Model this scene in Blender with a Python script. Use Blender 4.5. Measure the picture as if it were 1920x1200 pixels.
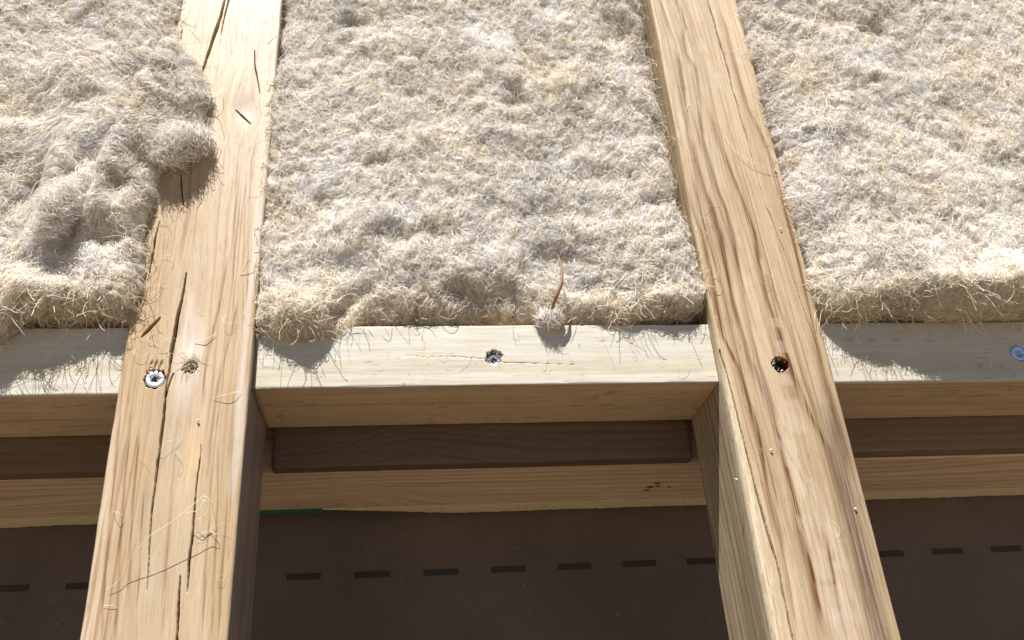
import bpy, math
import numpy as np
from mathutils import Matrix, Vector

# ------------------------------------------------------------------ scene, camera, light
S = bpy.context.scene
for o in list(bpy.data.objects):
    bpy.data.objects.remove(o)
COL = S.collection
rng = np.random.default_rng(7)

cam_d = bpy.data.cameras.new('camera')
cam = bpy.data.objects.new('camera', cam_d)
COL.objects.link(cam)
cam_d.sensor_fit = 'HORIZONTAL'
cam_d.sensor_width = 36.0
cam_d.lens = 1658.7 / 1920 * 36
cam_d.clip_start = 0.01
cam_d.clip_end = 200
yaw, pit, rol = (0.137846, 0.493258, -0.070749)
cam.location = (0.10049, -0.54180, -0.24777)
cy, sy, cp, sp = math.cos(yaw), math.sin(yaw), math.cos(pit), math.sin(pit)
fw = Vector((sy * cp, cy * cp, sp)); rt = Vector((cy, -sy, 0)); up = rt.cross(fw)
r2 = rt * math.cos(rol) + up * math.sin(rol)
u2 = -rt * math.sin(rol) + up * math.cos(rol)
cam.rotation_euler = Matrix((r2, u2, -fw)).transposed().to_euler()
S.camera = cam

SUN_EL, SUN_AZ = math.radians(59.6), math.radians(197)      # azimuth clockwise from +Y
sun_dir = Vector((math.sin(SUN_AZ) * math.cos(SUN_EL), math.cos(SUN_AZ) * math.cos(SUN_EL), math.sin(SUN_EL)))
w = bpy.data.worlds.new('World'); S.world = w; w.use_nodes = True
nt = w.node_tree
sky = nt.nodes.new('ShaderNodeTexSky'); sky.sky_type = 'NISHITA'; sky.sun_disc = False
sky.air_density = 0.45; sky.dust_density = 0.0; sky.sun_elevation = SUN_EL; sky.sun_rotation = SUN_AZ
bg = nt.nodes['Background']; bg.inputs['Strength'].default_value = 0.05
nt.links.new(sky.outputs[0], bg.inputs['Color'])
sl = bpy.data.lights.new('sun', 'SUN'); sl.energy = 5.0; sl.angle = math.radians(0.5); sl.color = (1.0, 0.965, 0.92)
so = bpy.data.objects.new('sun', sl); COL.objects.link(so)
so.rotation_euler = sun_dir.to_track_quat('Z', 'Y').to_euler(); so.location = sun_dir * 5
S.view_settings.view_transform = 'Standard'; S.view_settings.look = 'None'
S.view_settings.gamma = 1.0; S.view_settings.use_curve_mapping = False
S.view_settings.exposure = 1.0
S.render.engine = 'CYCLES'
S.cycles.use_adaptive_sampling = True; S.cycles.adaptive_threshold = 0.03; S.cycles.time_limit = 700
S.cycles.max_bounces = 8; S.cycles.diffuse_bounces = 5; S.cycles.transmission_bounces = 4; S.cycles.glossy_bounces = 3

# ------------------------------------------------------------------ numpy noise
def _h(ix, iy, seed):
    n = (ix.astype(np.int64) * 374761393 + iy.astype(np.int64) * 668265263 + seed * 2147483647) & 0xffffffff
    n = ((n ^ (n >> 13)) * 1274126177) & 0xffffffff
    return ((n ^ (n >> 16)) & 0xffff) / 65535.0 * 2 - 1

def noise(x, y, seed=0):
    x, y = np.broadcast_arrays(np.asarray(x, float), np.asarray(y, float))
    ix = np.floor(x); iy = np.floor(y); fx = x - ix; fy = y - iy
    ux = fx * fx * fx * (fx * (fx * 6 - 15) + 10); uy = fy * fy * fy * (fy * (fy * 6 - 15) + 10)
    a = _h(ix, iy, seed); b = _h(ix + 1, iy, seed); c = _h(ix, iy + 1, seed); d = _h(ix + 1, iy + 1, seed)
    return (a * (1 - ux) + b * ux) * (1 - uy) + (c * (1 - ux) + d * ux) * uy

def fbm(x, y, oct=3, seed=0, gain=0.5):
    s = 0; a = 1.0; t = 0
    for k in range(oct):
        s = s + a * noise(np.asarray(x) * 2 ** k + 13.7 * k, np.asarray(y) * 2 ** k - 7.3 * k, seed + k)
        t += a; a *= gain
    return s / t

def sstep(a, b, x):
    t = np.clip((x - a) / (b - a), 0, 1)
    return t * t * (3 - 2 * t)

# ------------------------------------------------------------------ object helpers
def link(name, data, parent=None, mat=None):
    o = bpy.data.objects.new(name, data); COL.objects.link(o)
    if parent is not None: o.parent = parent
    if mat is not None: data.materials.append(mat)
    return o

def tag(o, label=None, cat=None, group=None, kind=None):
    if label: o['label'] = label
    if cat: o['category'] = cat
    if group: o['group'] = group
    if kind: o['kind'] = kind
    return o

def empty(name, loc=(0, 0, 0)):
    o = bpy.data.objects.new(name, None); COL.objects.link(o); o.location = loc
    o.empty_display_size = 0.01
    return o

def mesh_from(name, V, F, smooth=False):
    V = np.asarray(V, np.float32).reshape(-1, 3); F = np.asarray(F, np.int32)
    me = bpy.data.meshes.new(name)
    k = F.shape[1]
    me.vertices.add(len(V)); me.vertices.foreach_set('co', V.ravel())
    me.loops.add(F.size); me.loops.foreach_set('vertex_index', F.ravel())
    me.polygons.add(len(F)); me.polygons.foreach_set('loop_start', np.arange(len(F), dtype=np.int32) * k)
    me.polygons.foreach_set('loop_total', np.full(len(F), k, np.int32))
    me.polygons.foreach_set('use_smooth', np.full(len(F), smooth))
    me.update(calc_edges=True); me.validate()
    return me

def grid_faces(n, m, wrap=False):
    i = np.arange(n - 1)[:, None]; j = np.arange(m if wrap else m - 1)[None, :]
    j2 = (j + 1) % m
    return np.stack([i * m + j, i * m + j2, (i + 1) * m + j2, (i + 1) * m + j], -1).reshape(-1, 4)

def tube(path, rad, sides=6):
    P = np.asarray(path, float); n = len(P); rad = np.broadcast_to(rad, n)
    T = np.gradient(P, axis=0); T /= np.linalg.norm(T, axis=1)[:, None] + 1e-12
    ref = np.array([0.31, 0.83, 0.46]); A = np.cross(T, ref); A /= np.linalg.norm(A, axis=1)[:, None]; B = np.cross(T, A)
    th = np.linspace(0, 2 * np.pi, sides, endpoint=False)
    V = P[:, None] + rad[:, None, None] * (np.cos(th)[None, :, None] * A[:, None] + np.sin(th)[None, :, None] * B[:, None])
    return V.reshape(-1, 3), grid_faces(n, sides, True)

def join(parts):
    V = []; F = []; k = 0
    for v, f in parts:
        V.append(v); F.append(f + k); k += len(v)
    return np.concatenate(V), np.concatenate(F)

# ------------------------------------------------------------------ materials
def nodes_mat(name):
    m = bpy.data.materials.new(name); m.use_nodes = True
    return m, m.node_tree, m.node_tree.nodes['Principled BSDF']

def wood_mat(name, fine=1.0, pore=0.5, rough=0.62, bump=0.25, streak=(420, 9), spec=0.25):
    m, t, b = nodes_mat(name)
    N = t.nodes.new; L = t.links.new
    at = N('ShaderNodeAttribute'); at.attribute_name = 'grain'
    ti = N('ShaderNodeAttribute'); ti.attribute_name = 'tint'
    def tex(sx, sy, sz, detail=3, rough_=0.6):
        mp = N('ShaderNodeMapping'); mp.inputs['Scale'].default_value = (sx, sy, sz)
        L(at.outputs['Vector'], mp.inputs['Vector'])
        n = N('ShaderNodeTexNoise'); n.inputs['Scale'].default_value = 1; n.inputs['Detail'].default_value = detail
        n.inputs['Roughness'].default_value = rough_
        L(mp.outputs[0], n.inputs['Vector']); return n
    def ramp(src, a, b_, va, vb):
        r = N('ShaderNodeMapRange'); r.inputs[1].default_value = a; r.inputs[2].default_value = b_
        r.inputs[3].default_value = va; r.inputs[4].default_value = vb
        L(src, r.inputs[0]); return r.outputs[0]
    n1 = tex(streak[0] * 1.6, streak[1] * 2.2, 1); n2 = tex(streak[0] * 0.35, streak[1] * 0.5, 1, 4)
    n3 = tex(1400, 60, 1, 2); n4 = tex(90, 35, 1, 4)
    f1 = ramp(n1.outputs[0], 0.3, 0.7, 1 - 0.11 * fine, 1 + 0.09 * fine)
    f2 = ramp(n2.outputs[0], 0.3, 0.7, 1 - 0.09 * fine, 1 + 0.06 * fine)
    f3 = ramp(n3.outputs[0], 0.60, 0.76, 1.0, 1 - pore)
    f4 = ramp(n4.outputs[0], 0.3, 0.7, 0.94, 1.05)
    cur = f1
    for f in (f2, f3, f4):
        mu = N('ShaderNodeMath'); mu.operation = 'MULTIPLY'; L(cur, mu.inputs[0]); L(f, mu.inputs[1]); cur = mu.outputs[0]
    # darker streaks are also a little redder: a gamma-like power per channel
    comb = N('ShaderNodeCombineColor')
    for k, pw in enumerate((0.85, 1.05, 1.35)):
        p = N('ShaderNodeMath'); p.operation = 'POWER'; L(cur, p.inputs[0]); p.inputs[1].default_value = pw
        L(p.outputs[0], comb.inputs[k])
    mx = N('ShaderNodeMix'); mx.data_type = 'RGBA'; mx.blend_type = 'MULTIPLY'; mx.inputs[0].default_value = 1
    L(ti.outputs['Color'], mx.inputs[6]); L(comb.outputs[0], mx.inputs[7])
    L(mx.outputs[2], b.inputs['Base Color'])
    b.inputs['Roughness'].default_value = rough
    b.inputs['Specular IOR Level'].default_value = spec
    bp = N('ShaderNodeBump'); bp.inputs['Strength'].default_value = bump; bp.inputs['Distance'].default_value = 0.0006
    L(cur, bp.inputs['Height']); L(bp.outputs[0], b.inputs['Normal'])
    return m

M_stud = wood_mat('weathered_stud_wood', 1.0, 0.35, 0.48, 0.5, spec=0.33)
M_stud2 = wood_mat('striped_stud_wood', 1.7, 0.5, 0.52, 0.6, (380, 7), spec=0.28)
M_nog = wood_mat('fresh_spruce', 0.5, 0.16, 0.6, 0.7, (300, 6))
M_dark = wood_mat('shaded_plank_wood', 0.9, 0.35, 0.6, 0.4, (260, 6))

def simple_mat(name, col, rough=0.5, metal=0.0, var=0.0, scale=200, bump=0.0, spec=0.5):
    m, t, b = nodes_mat(name); N = t.nodes.new; L = t.links.new
    b.inputs['Roughness'].default_value = rough; b.inputs['Metallic'].default_value = metal
    b.inputs['Specular IOR Level'].default_value = spec
    tc = N('ShaderNodeTexCoord'); n = N('ShaderNodeTexNoise'); n.inputs['Scale'].default_value = scale; n.inputs['Detail'].default_value = 4
    L(tc.outputs['Object'], n.inputs['Vector'])
    r = N('ShaderNodeMapRange'); r.inputs[1].default_value = 0.3; r.inputs[2].default_value = 0.7
    r.inputs[3].default_value = 1 - var; r.inputs[4].default_value = 1 + var
    L(n.outputs[0], r.inputs[0])
    mx = N('ShaderNodeMix'); mx.data_type = 'RGBA'; mx.blend_type = 'MULTIPLY'; mx.inputs[0].default_value = 1
    mx.inputs[6].default_value = (*col, 1); L(r.outputs[0], mx.inputs[7]); L(mx.outputs[2], b.inputs['Base Color'])
    if bump:
        bp = N('ShaderNodeBump'); bp.inputs['Strength'].default_value = bump; bp.inputs['Distance'].default_value = 0.001
        L(n.outputs[0], bp.inputs['Height']); L(bp.outputs[0], b.inputs['Normal'])
    return m

def tint_mat(name, rough=0.8, transl=0.0, spec=0.2):
    m, t, b = nodes_mat(name); N = t.nodes.new; L = t.links.new
    ti = N('ShaderNodeAttribute'); ti.attribute_name = 'tint'
    if transl <= 0:
        L(ti.outputs['Color'], b.inputs['Base Color']); b.inputs['Roughness'].default_value = rough
        b.inputs['Specular IOR Level'].default_value = spec
    else:
        d = N('ShaderNodeBsdfDiffuse'); tr = N('ShaderNodeBsdfTranslucent'); mx = N('ShaderNodeMixShader')
        L(ti.outputs['Color'], d.inputs[0]); L(ti.outputs['Color'], tr.inputs[0])
        mx.inputs[0].default_value = transl; L(d.outputs[0], mx.inputs[1]); L(tr.outputs[0], mx.inputs[2])
        g = N('ShaderNodeBsdfAnisotropic'); g.inputs['Roughness'].default_value = 0.45
        g.inputs[0].default_value = (1, 0.97, 0.9, 1)
        m2 = N('ShaderNodeMixShader'); m2.inputs[0].default_value = 0.05
        L(mx.outputs[0], m2.inputs[1]); L(g.outputs[0], m2.inputs[2])
        out = [n for n in t.nodes if n.type == 'OUTPUT_MATERIAL'][0]
        L(m2.outputs[0], out.inputs['Surface'])
        t.nodes.remove(b)
    return m

M_fibre = tint_mat('wool_fibre', transl=0.18)
M_felt = tint_mat('wool_felt', rough=0.95, spec=0.05)
M_zinc = simple_mat('bright_zinc', (0.78, 0.82, 0.9), 0.30, 1.0, 0.10, 500, 0.08)
M_bluezinc = simple_mat('blue_zinc', (0.42, 0.66, 0.95), 0.33, 1.0, 0.1, 500, 0.08)
M_darkmetal = simple_mat('dark_screw_metal', (0.10, 0.10, 0.14), 0.28, 1.0, 0.2, 900, 0.5)
M_recess = simple_mat('screw_recess_shade', (0.03, 0.03, 0.035), 0.6, 0.6, 0.2, 500)
M_chip = simple_mat('pale_wood_chip', (0.72, 0.6, 0.42), 0.7, 0, 0.15, 400)
M_green = simple_mat('green_shim_plastic', (0.008, 0.13, 0.075), 0.5, 0, 0.25, 250)
M_print = simple_mat('black_print', (0.030, 0.021, 0.018), 0.7, 0, 0.3, 2500)

def set_color(me, name, C):
    a = me.attributes.new(name, 'FLOAT_COLOR', 'POINT')
    c = np.ones((len(C), 4), np.float32); c[:, :3] = np.clip(C, 0.0, 1); a.data.foreach_set('color', c.ravel())

def set_vec(me, name, V):
    a = me.attributes.new(name, 'FLOAT_VECTOR', 'POINT'); a.data.foreach_set('vector', np.asarray(V, np.float32).ravel())

# ------------------------------------------------------------------ sawn timber
# A timber is a ring of points swept along its length t.  (a) runs across the front
# face, (b) runs in depth.  The ring is dense on the faces that show.
def timber(name, axis, rows, a0, a1, b0, b1, da, mat, paint, parent=None, corners=None, dent=None,
           side_d=0.004, seed=0, rough_edge=0.0004, bottom_dense=False):
    """axis 'z': a=x, t=z.  axis 'x': a=z, t=x.  paint(face, s, a, b, t) -> colour, grain."""
    rows = np.asarray(rows); R = 0.0016
    na = max(8, int((a1 - a0) / da)); nb = max(8, int((b1 - b0) / side_d))
    def dens(lo, hi, n):
        mid = np.linspace(lo + R, hi - R, n); e = np.linspace(0, R, 4, endpoint=False)
        return np.concatenate([lo + e, mid, (hi - e)[::-1][:-0 or None]])
    A = dens(a0, a1, na); B = dens(b0, b1, nb); nB2 = 8
    B2 = dens(b0, b1, nB2)
    # order: front face a0->a1 at b0; side a1 b0->b1; back a1->a0; side a0 b1->b0
    left_B = B[::-1]; right_B = B
    ra = np.concatenate([A, np.full(len(right_B) - 2, a1), A[[-1, -4, len(A) // 2, 3, 0]], np.full(len(left_B) - 2, a0)])
    rb = np.concatenate([np.full(len(A), b0), right_B[1:-1], np.full(5, b1), left_B[1:-1]])
    face = np.concatenate([np.zeros(len(A)), np.full(len(right_B) - 2, 1), np.full(5, 2), np.full(len(left_B) - 2, 3)])
    s = np.concatenate([A, a1 + (right_B[1:-1] - b0), a1 + (b1 - b0) + np.arange(5) * (a1 - a0) / 4, a0 - (left_B[1:-1] - b0)])
    n, m = len(rows), len(ra)
    a = np.broadcast_to(ra, (n, m)).copy(); b = np.broadcast_to(rb, (n, m)).copy(); t = np.broadcast_to(rows[:, None], (n, m)).copy()
    face = np.broadcast_to(face, (n, m)); s = np.broadcast_to(s, (n, m))
    # rounded corners, optionally wane: corners(t) -> leg lengths for (a0,b0) corner
    for (ca, cb, sa, sb) in ((a0, b0, 1, 1), (a1, b0, -1, 1), (a0, b1, 1, -1), (a1, b1, -1, -1)):
        la = np.full(n, R); lb = np.full(n, R); p = 2.0
        if corners is not None:
            q = corners(rows, ca == a0, cb == b0)
            if q is not None: la, lb, p = q
        la = (la + 0.0006 * noise(rows * 90, 3.1, seed + 5) + 0.0009 * sstep(0.35, 0.8, noise(rows * 45, 5.1, seed + 7)) + 0.0012 * noise(rows * 14, 1.1, seed + 6) * (la > 0.004))[:, None]; lb = lb[:, None]
        va = 1 - (a - ca) * sa / la; vb = 1 - (b - cb) * sb / lb
        inside = (va > 0) & (vb > 0)
        nn = (np.abs(va) ** p + np.abs(vb) ** p) ** (1 / p)
        f = np.where(inside & (nn > 1), 1 / np.maximum(nn, 1e-9), 1.0)
        a = np.where(inside, ca + sa * la * (1 - va * f), a); b = np.where(inside, cb + sb * lb * (1 - vb * f), b)
    # slightly uneven sawn surface
    amp = 0.00022
    rel = amp * fbm(s * 160, t * 14, 3, seed + 21) + rough_edge * 0.4 * noise(s * 30, t * 11, seed + 22)
    b = np.where(face == 0, b + rel, b); a = np.where(face == 1, a - rel, a); a = np.where(face == 3, a + rel, a)
    if dent is not None:
        d = dent(a, t) * (face == 0)
        b = b + d
    col, gr = paint(face, s, a, b, t)
    if dent is not None:   # shade painted into splits and holes by depth, over dark aged wood
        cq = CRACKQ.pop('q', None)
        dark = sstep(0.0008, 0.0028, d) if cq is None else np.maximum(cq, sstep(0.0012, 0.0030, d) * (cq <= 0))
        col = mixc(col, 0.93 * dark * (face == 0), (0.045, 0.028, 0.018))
    P = np.stack([a, b, t], -1) if axis == 'z' else np.stack([t, b, a], -1)
    V = P.reshape(-1, 3); F = grid_faces(n, m, True)
    if axis == 'z': F = F[:, ::-1] if False else F
    # end caps
    c0 = len(V); V = np.concatenate([V, [P[0].mean(0)], [P[-1].mean(0)]])
    j = np.arange(m); j2 = (j + 1) % m
    caps = np.concatenate([np.stack([np.full(m, c0), j2, j, j], -1), np.stack([np.full(m, c0 + 1), (n - 1) * m + j, (n - 1) * m + j2, (n - 1) * m + j2], -1)])
    me = bpy.data.meshes.new(name)
    nv = len(V)
    me.vertices.add(nv); me.vertices.foreach_set('co', np.asarray(V, np.float32).ravel())
    tri = caps[:, :3]
    loops = np.concatenate([F.ravel(), tri.ravel()]).astype(np.int32)
    me.loops.add(len(loops)); me.loops.foreach_set('vertex_index', loops)
    npoly = len(F) + len(tri); me.polygons.add(npoly)
    st = np.concatenate([np.arange(len(F)) * 4, len(F) * 4 + np.arange(len(tri)) * 3]).astype(np.int32)
    me.polygons.foreach_set('loop_start', st)
    me.polygons.foreach_set('loop_total', np.concatenate([np.full(len(F), 4), np.full(len(tri), 3)]).astype(np.int32))
    me.update(calc_edges=True)
    C = np.concatenate([col.reshape(-1, 3), np.tile(col.reshape(-1, 3).mean(0), (2, 1))])
    G = np.concatenate([gr.reshape(-1, 3), np.zeros((2, 3))])
    set_color(me, 'tint', C); set_vec(me, 'grain', G)
    import bmesh
    bm = bmesh.new(); bm.from_mesh(me); bmesh.ops.recalc_face_normals(bm, faces=bm.faces); bm.to_mesh(me); bm.free()
    return link(name, me, parent, mat)

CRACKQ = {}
def cracks_depth(cracks, a, t):
    """cracks: lists of (a, t, half width, depth) points in order of t."""
    d = np.zeros_like(a); qq = np.zeros_like(a)
    for cr in cracks:
        c = np.array(sorted(cr, key=lambda q: q[1]))
        inside = (t >= c[0, 1]) & (t <= c[-1, 1])
        ac = np.interp(t, c[:, 1], c[:, 0]) + 0.0005 * noise(t * 60, 0.5 + c[0, 0] * 50, 3) + 0.00010 * noise(t * 420, 2.5, 4)
        hw = np.interp(t, c[:, 1], c[:, 2]) * 0.72 * (1 + 0.25 * noise(t * 110, 7.7, 8)); dp = np.interp(t, c[:, 1], c[:, 3])
        q = np.clip(1 - np.abs(a - ac) / np.maximum(hw, 1e-5), 0, 1)
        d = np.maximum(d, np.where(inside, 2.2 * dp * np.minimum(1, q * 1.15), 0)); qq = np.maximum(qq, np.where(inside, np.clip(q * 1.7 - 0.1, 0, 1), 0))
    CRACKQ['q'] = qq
    return d

def hole(a, t, ca, ct, r, depth, seed, rag=0.12):
    th = np.arctan2(t - ct, a - ca); rr = np.hypot(a - ca, t - ct)
    R = r * (1 + rag * noise(th * 2.2, seed, seed) + 0.5 * rag * noise(th * 7, seed + 1, seed))
    return depth * np.clip((R - rr) / 0.0007, 0, 1)

def rings(g, period, seed, sharp=0.3):
    """latewood line density 0..1 along grain coordinate g"""
    k = g / period + 0.35 * noise(g / period * 0.7, 0.3, seed)
    f = k - np.floor(k)
    line = np.exp(-((1 - f) / sharp) ** 1.5)
    line = np.maximum(line, np.exp(-(f / 0.06) ** 2))
    return line * (0.65 + 0.35 * noise(np.floor(k + 0.5) * 3.7, 1.7, seed + 1))

def stripes(c, L_, s, t, mask, ws=1.0, ks=1.0):
    for pts, hw, stg in L_:
        q = np.array(sorted(pts, key=lambda v: v[1]))
        xc = np.interp(t, q[:, 1], q[:, 0]) + 0.0004 * noise(t * 22, hw * 7 + q[0, 0] * 90, 88)
        ends = sstep(q[0, 1] - 0.002, q[0, 1] + 0.02, t) * sstep(q[-1, 1] + 0.002, q[-1, 1] - 0.02, t)
        w_ = ws * hw / 1000 * (1 + 0.35 * noise(t * 25, hw * 3, 89)); dd = (s - xc) / w_
        pr = np.where(dd > 0, np.exp(-(dd / 0.8) ** 2), np.exp(-(dd / 1.7) ** 2)) * ends * mask
        pr = pr * (0.74 + 0.55 * noise(s * 1700, t * 22, 90) + 0.25 * noise(s * 800, t * 60, 87))
        c = c * (1 - np.minimum(0.88, ks * stg * np.clip(pr, 0, 1))[..., None] * np.array([0.80, 0.98, 1.12]))
    return c

def ell(a, t, ca, ct, ra, rt, rot=0.0):
    c, s_ = math.cos(rot), math.sin(rot)
    da, dt = a - ca, t - ct
    return np.hypot((da * c + dt * s_) / ra, (-da * s_ + dt * c) / rt)

def mixc(c, k, col):
    k = np.clip(k, 0, 1)[..., None]
    return c * (1 - k) + np.asarray(col) * k

def rows_for(lo, hi, dlo, dhi, step, fine=()):
    r = [np.arange(lo, dlo, 0.02), np.arange(dlo, dhi, step), np.arange(dhi, hi + 1e-9, 0.02), [hi]]
    for (c, h, st) in fine: r.append(np.arange(c - h, c + h, st))
    r = np.unique(np.round(np.concatenate(r), 5))
    return r[np.concatenate([[True], np.diff(r) > 0.0002])]

# ================================================================== the ground and the membrane
def rectgrid(x0, x1, y0, y1, n, m):
    X, Y = np.meshgrid(np.linspace(x0, x1, n), np.linspace(y0, y1, m), indexing='ij')
    return X, Y

GZ = -0.95
X, Y = rectgrid(-40, 40, -40, 40, 60, 60)
Z = GZ + 0.02 * noise(X * 0.7, Y * 0.7, 4) * sstep(1.0, 3.0, np.hypot(X, Y))
g_me = mesh_from('ground', np.stack([X, Y, Z], -1).reshape(-1, 3), grid_faces(60, 60), True)
M_ground = simple_mat('sandy_ground', (0.165, 0.132, 0.092), 0.9, 0, 0.25, 6, 0.3, 0.1)
tag(link('ground', g_me, None, M_ground), kind='structure')

MY = 0.212
def membrane_mat():
    m, t, b = nodes_mat('woven_membrane'); N = t.nodes.new; L = t.links.new
    tc = N('ShaderNodeTexCoord')
    mp = N('ShaderNodeMapping'); mp.inputs['Rotation'].default_value = (0, 0.72, 0); mp.inputs['Scale'].default_value = (900, 900, 900)
    L(tc.outputs['Object'], mp.inputs['Vector'])
    ck = N('ShaderNodeTexChecker'); ck.inputs['Scale'].default_value = 1
    ck.inputs[1].default_value = (1.12, 1.12, 1.12, 1); ck.inputs[2].default_value = (0.84, 0.84, 0.84, 1)
    L(mp.outputs[0], ck.inputs['Vector'])
    n = N('ShaderNodeTexNoise'); n.inputs['Scale'].default_value = 9; n.inputs['Detail'].default_value = 6
    L(tc.outputs['Object'], n.inputs['Vector'])
    r = N('ShaderNodeMapRange'); r.inputs[1].default_value = 0.3; r.inputs[2].default_value = 0.7; r.inputs[3].default_value = 0.82; r.inputs[4].default_value = 1.16
    L(n.outputs[0], r.inputs[0])
    a = N('ShaderNodeMix'); a.data_type = 'RGBA'; a.blend_type = 'MULTIPLY'; a.inputs[0].default_value = 1
    a.inputs[6].default_value = (0.135, 0.102, 0.084, 1); L(ck.outputs[0], a.inputs[7])
    c = N('ShaderNodeMix'); c.data_type = 'RGBA'; c.blend_type = 'MULTIPLY'; c.inputs[0].default_value = 1
    L(a.outputs[2], c.inputs[6]); L(r.outputs[0], c.inputs[7])
    n2 = N('ShaderNodeTexNoise'); n2.inputs['Scale'].default_value = 420; n2.inputs['Detail'].default_value = 1
    L(tc.outputs['Object'], n2.inputs['Vector'])
    r2 = N('ShaderNodeMapRange'); r2.inputs[1].default_value = 0.74; r2.inputs[2].default_value = 0.82; r2.inputs[4].default_value = 0.6
    L(n2.outputs[0], r2.inputs[0])
    dst = N('ShaderNodeMix'); dst.data_type = 'RGBA'; L(r2.outputs[0], dst.inputs[0]); L(c.outputs[2], dst.inputs[6])
    dst.inputs[7].default_value = (0.42, 0.36, 0.28, 1); L(dst.outputs[2], b.inputs['Base Color'])
    b.inputs['Roughness'].default_value = 0.8; b.inputs['Specular IOR Level'].default_value = 0.2
    bp = N('ShaderNodeBump'); bp.inputs['Strength'].default_value = 0.3; bp.inputs['Distance'].default_value = 0.0003
    L(ck.outputs[0], bp.inputs['Height']); L(bp.outputs[0], b.inputs['Normal'])
    return m
def mem_y(x, z):
    return MY + 0.0026 * fbm(x * 5, z * 5, 3, 31) + 0.0009 * (1 - np.abs(noise(x * 6 + z * 9, z * 2 - x, 33))) ** 6 + 0.0016 * np.exp(-((x - 0.0045 - 0.02 * z) / 0.0016) ** 2) * sstep(-0.03, -0.06, z)
X, Z = rectgrid(-0.75, 1.3, GZ, 0.62, 400, 260)
Yf = mem_y(X, Z)
Vf = np.stack([X, Yf, Z], -1).reshape(-1, 3); Vb = np.stack([X, Yf + 0.0008, Z], -1).reshape(-1, 3)
Ff = grid_faces(400, 260)
mem = link('wall_membrane', mesh_from('wall_membrane', np.concatenate([Vf, Vb]), np.concatenate([Ff, Ff[:, ::-1] + len(Vf)]), True), None, membrane_mat())
tag(mem, 'dark brown woven wall membrane behind the studs, printed with a row of short black dashes', 'membrane')
me_dash = None
P0 = 0.0018; PP = 0.05683; DZ = -0.0781
u = np.linspace(0, 1, 9); DW, DH = PP * 0.515, 0.0052
for k in range(-8, 18):
    x0 = P0 + PP * k
    X = x0 + DW * u[:, None] * np.ones(3); Z = DZ - 0.0026 + DH * np.linspace(0, 1, 3)[None, :] * np.ones((9, 1)) + 0.0003 * noise(k * 3.3, 0.2, 9)
    Yf = mem_y(X, Z) - 0.0004
    V1 = np.stack([X, Yf, Z], -1).reshape(-1, 3)
    link('printed_dash', mesh_from('printed_dash', V1, grid_faces(9, 3)), mem, M_print)

# ================================================================== studs
STX0, STX1 = -0.082, 0.0
SD = 0.0788
RX0, RX1 = 0.3211, 0.4023

L_cracks = [
    [(*(-0.0462, 0.3773), .0009, .012), (*(-0.0483, 0.3330), .0016, .014), (*(-0.0520, 0.3086), .0018, .014), (*(-0.0554, 0.2793), .0012, .012), (*(-0.0582, 0.2622), .0003, .003)],
    [(*(-0.0438, 0.3906), .0014, .014), (*(-0.0440, 0.3519), .0012, .012), (*(-0.0457, 0.3270), .0006, .006), (*(-0.0464, 0.3113), .0002, .002)],
    [(*(-0.0182, 0.2953), .0004, .003), (*(-0.0163, 0.2751), .0006, .004), (*(-0.0116, 0.2500), .0003, .002)],
    [(*(-0.0617, 0.1705), .0005, .004), (*(-0.0600, 0.1584), .0007, .005), (*(-0.0569, 0.1432), .0003, .003)],
    [(*(-0.0716, 0.1276), .0003, .002), (*(-0.0729, 0.1117), .0008, .005), (*(-0.0736, 0.0940), .0009, .005), (*(-0.0735, 0.0768), .0002, .002)],
    [(*(-0.0494, 0.0845), .0006, .004), (*(-0.0497, 0.0683), .0010, .008), (*(-0.0509, 0.0476), .0016, .010), (*(-0.0520, 0.0275), .0018, .010),
     (*(-0.0516, 0.0119), .0010, .006), (*(-0.0518, -0.0033), .0008, .006), (*(-0.0511, -0.0254), .0011, .008), (*(-0.0509, -0.0432), .0012, .008), (*(-0.0511, -0.0672), .0009, .008),
     (*(-0.0501, -0.0904), .0006, .005), (*(-0.0491, -0.1126), .0005, .004), (*(-0.0480, -0.1309), .0002, .002)],
    [(*(-0.0485, 0.0081), .0007, .004), (*(-0.0502, -0.0003), .0008, .004), (*(-0.0511, -0.0089), .0004, .004)],
    [(*(-0.0266, -0.0420), .0003, .003), (*(-0.0263, -0.0646), .0006, .005), (*(-0.0261, -0.0879), .0008, .006), (*(-0.0258, -0.1103), .0010, .007), (*(-0.0247, -0.1319), .0005, .004)],
    [(*(-0.0296, -0.1226), .0004, .004), (*(-0.0288, -0.1377), .0009, .007), (*(-0.0277, -0.1639), .0011, .007)],
]
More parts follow.
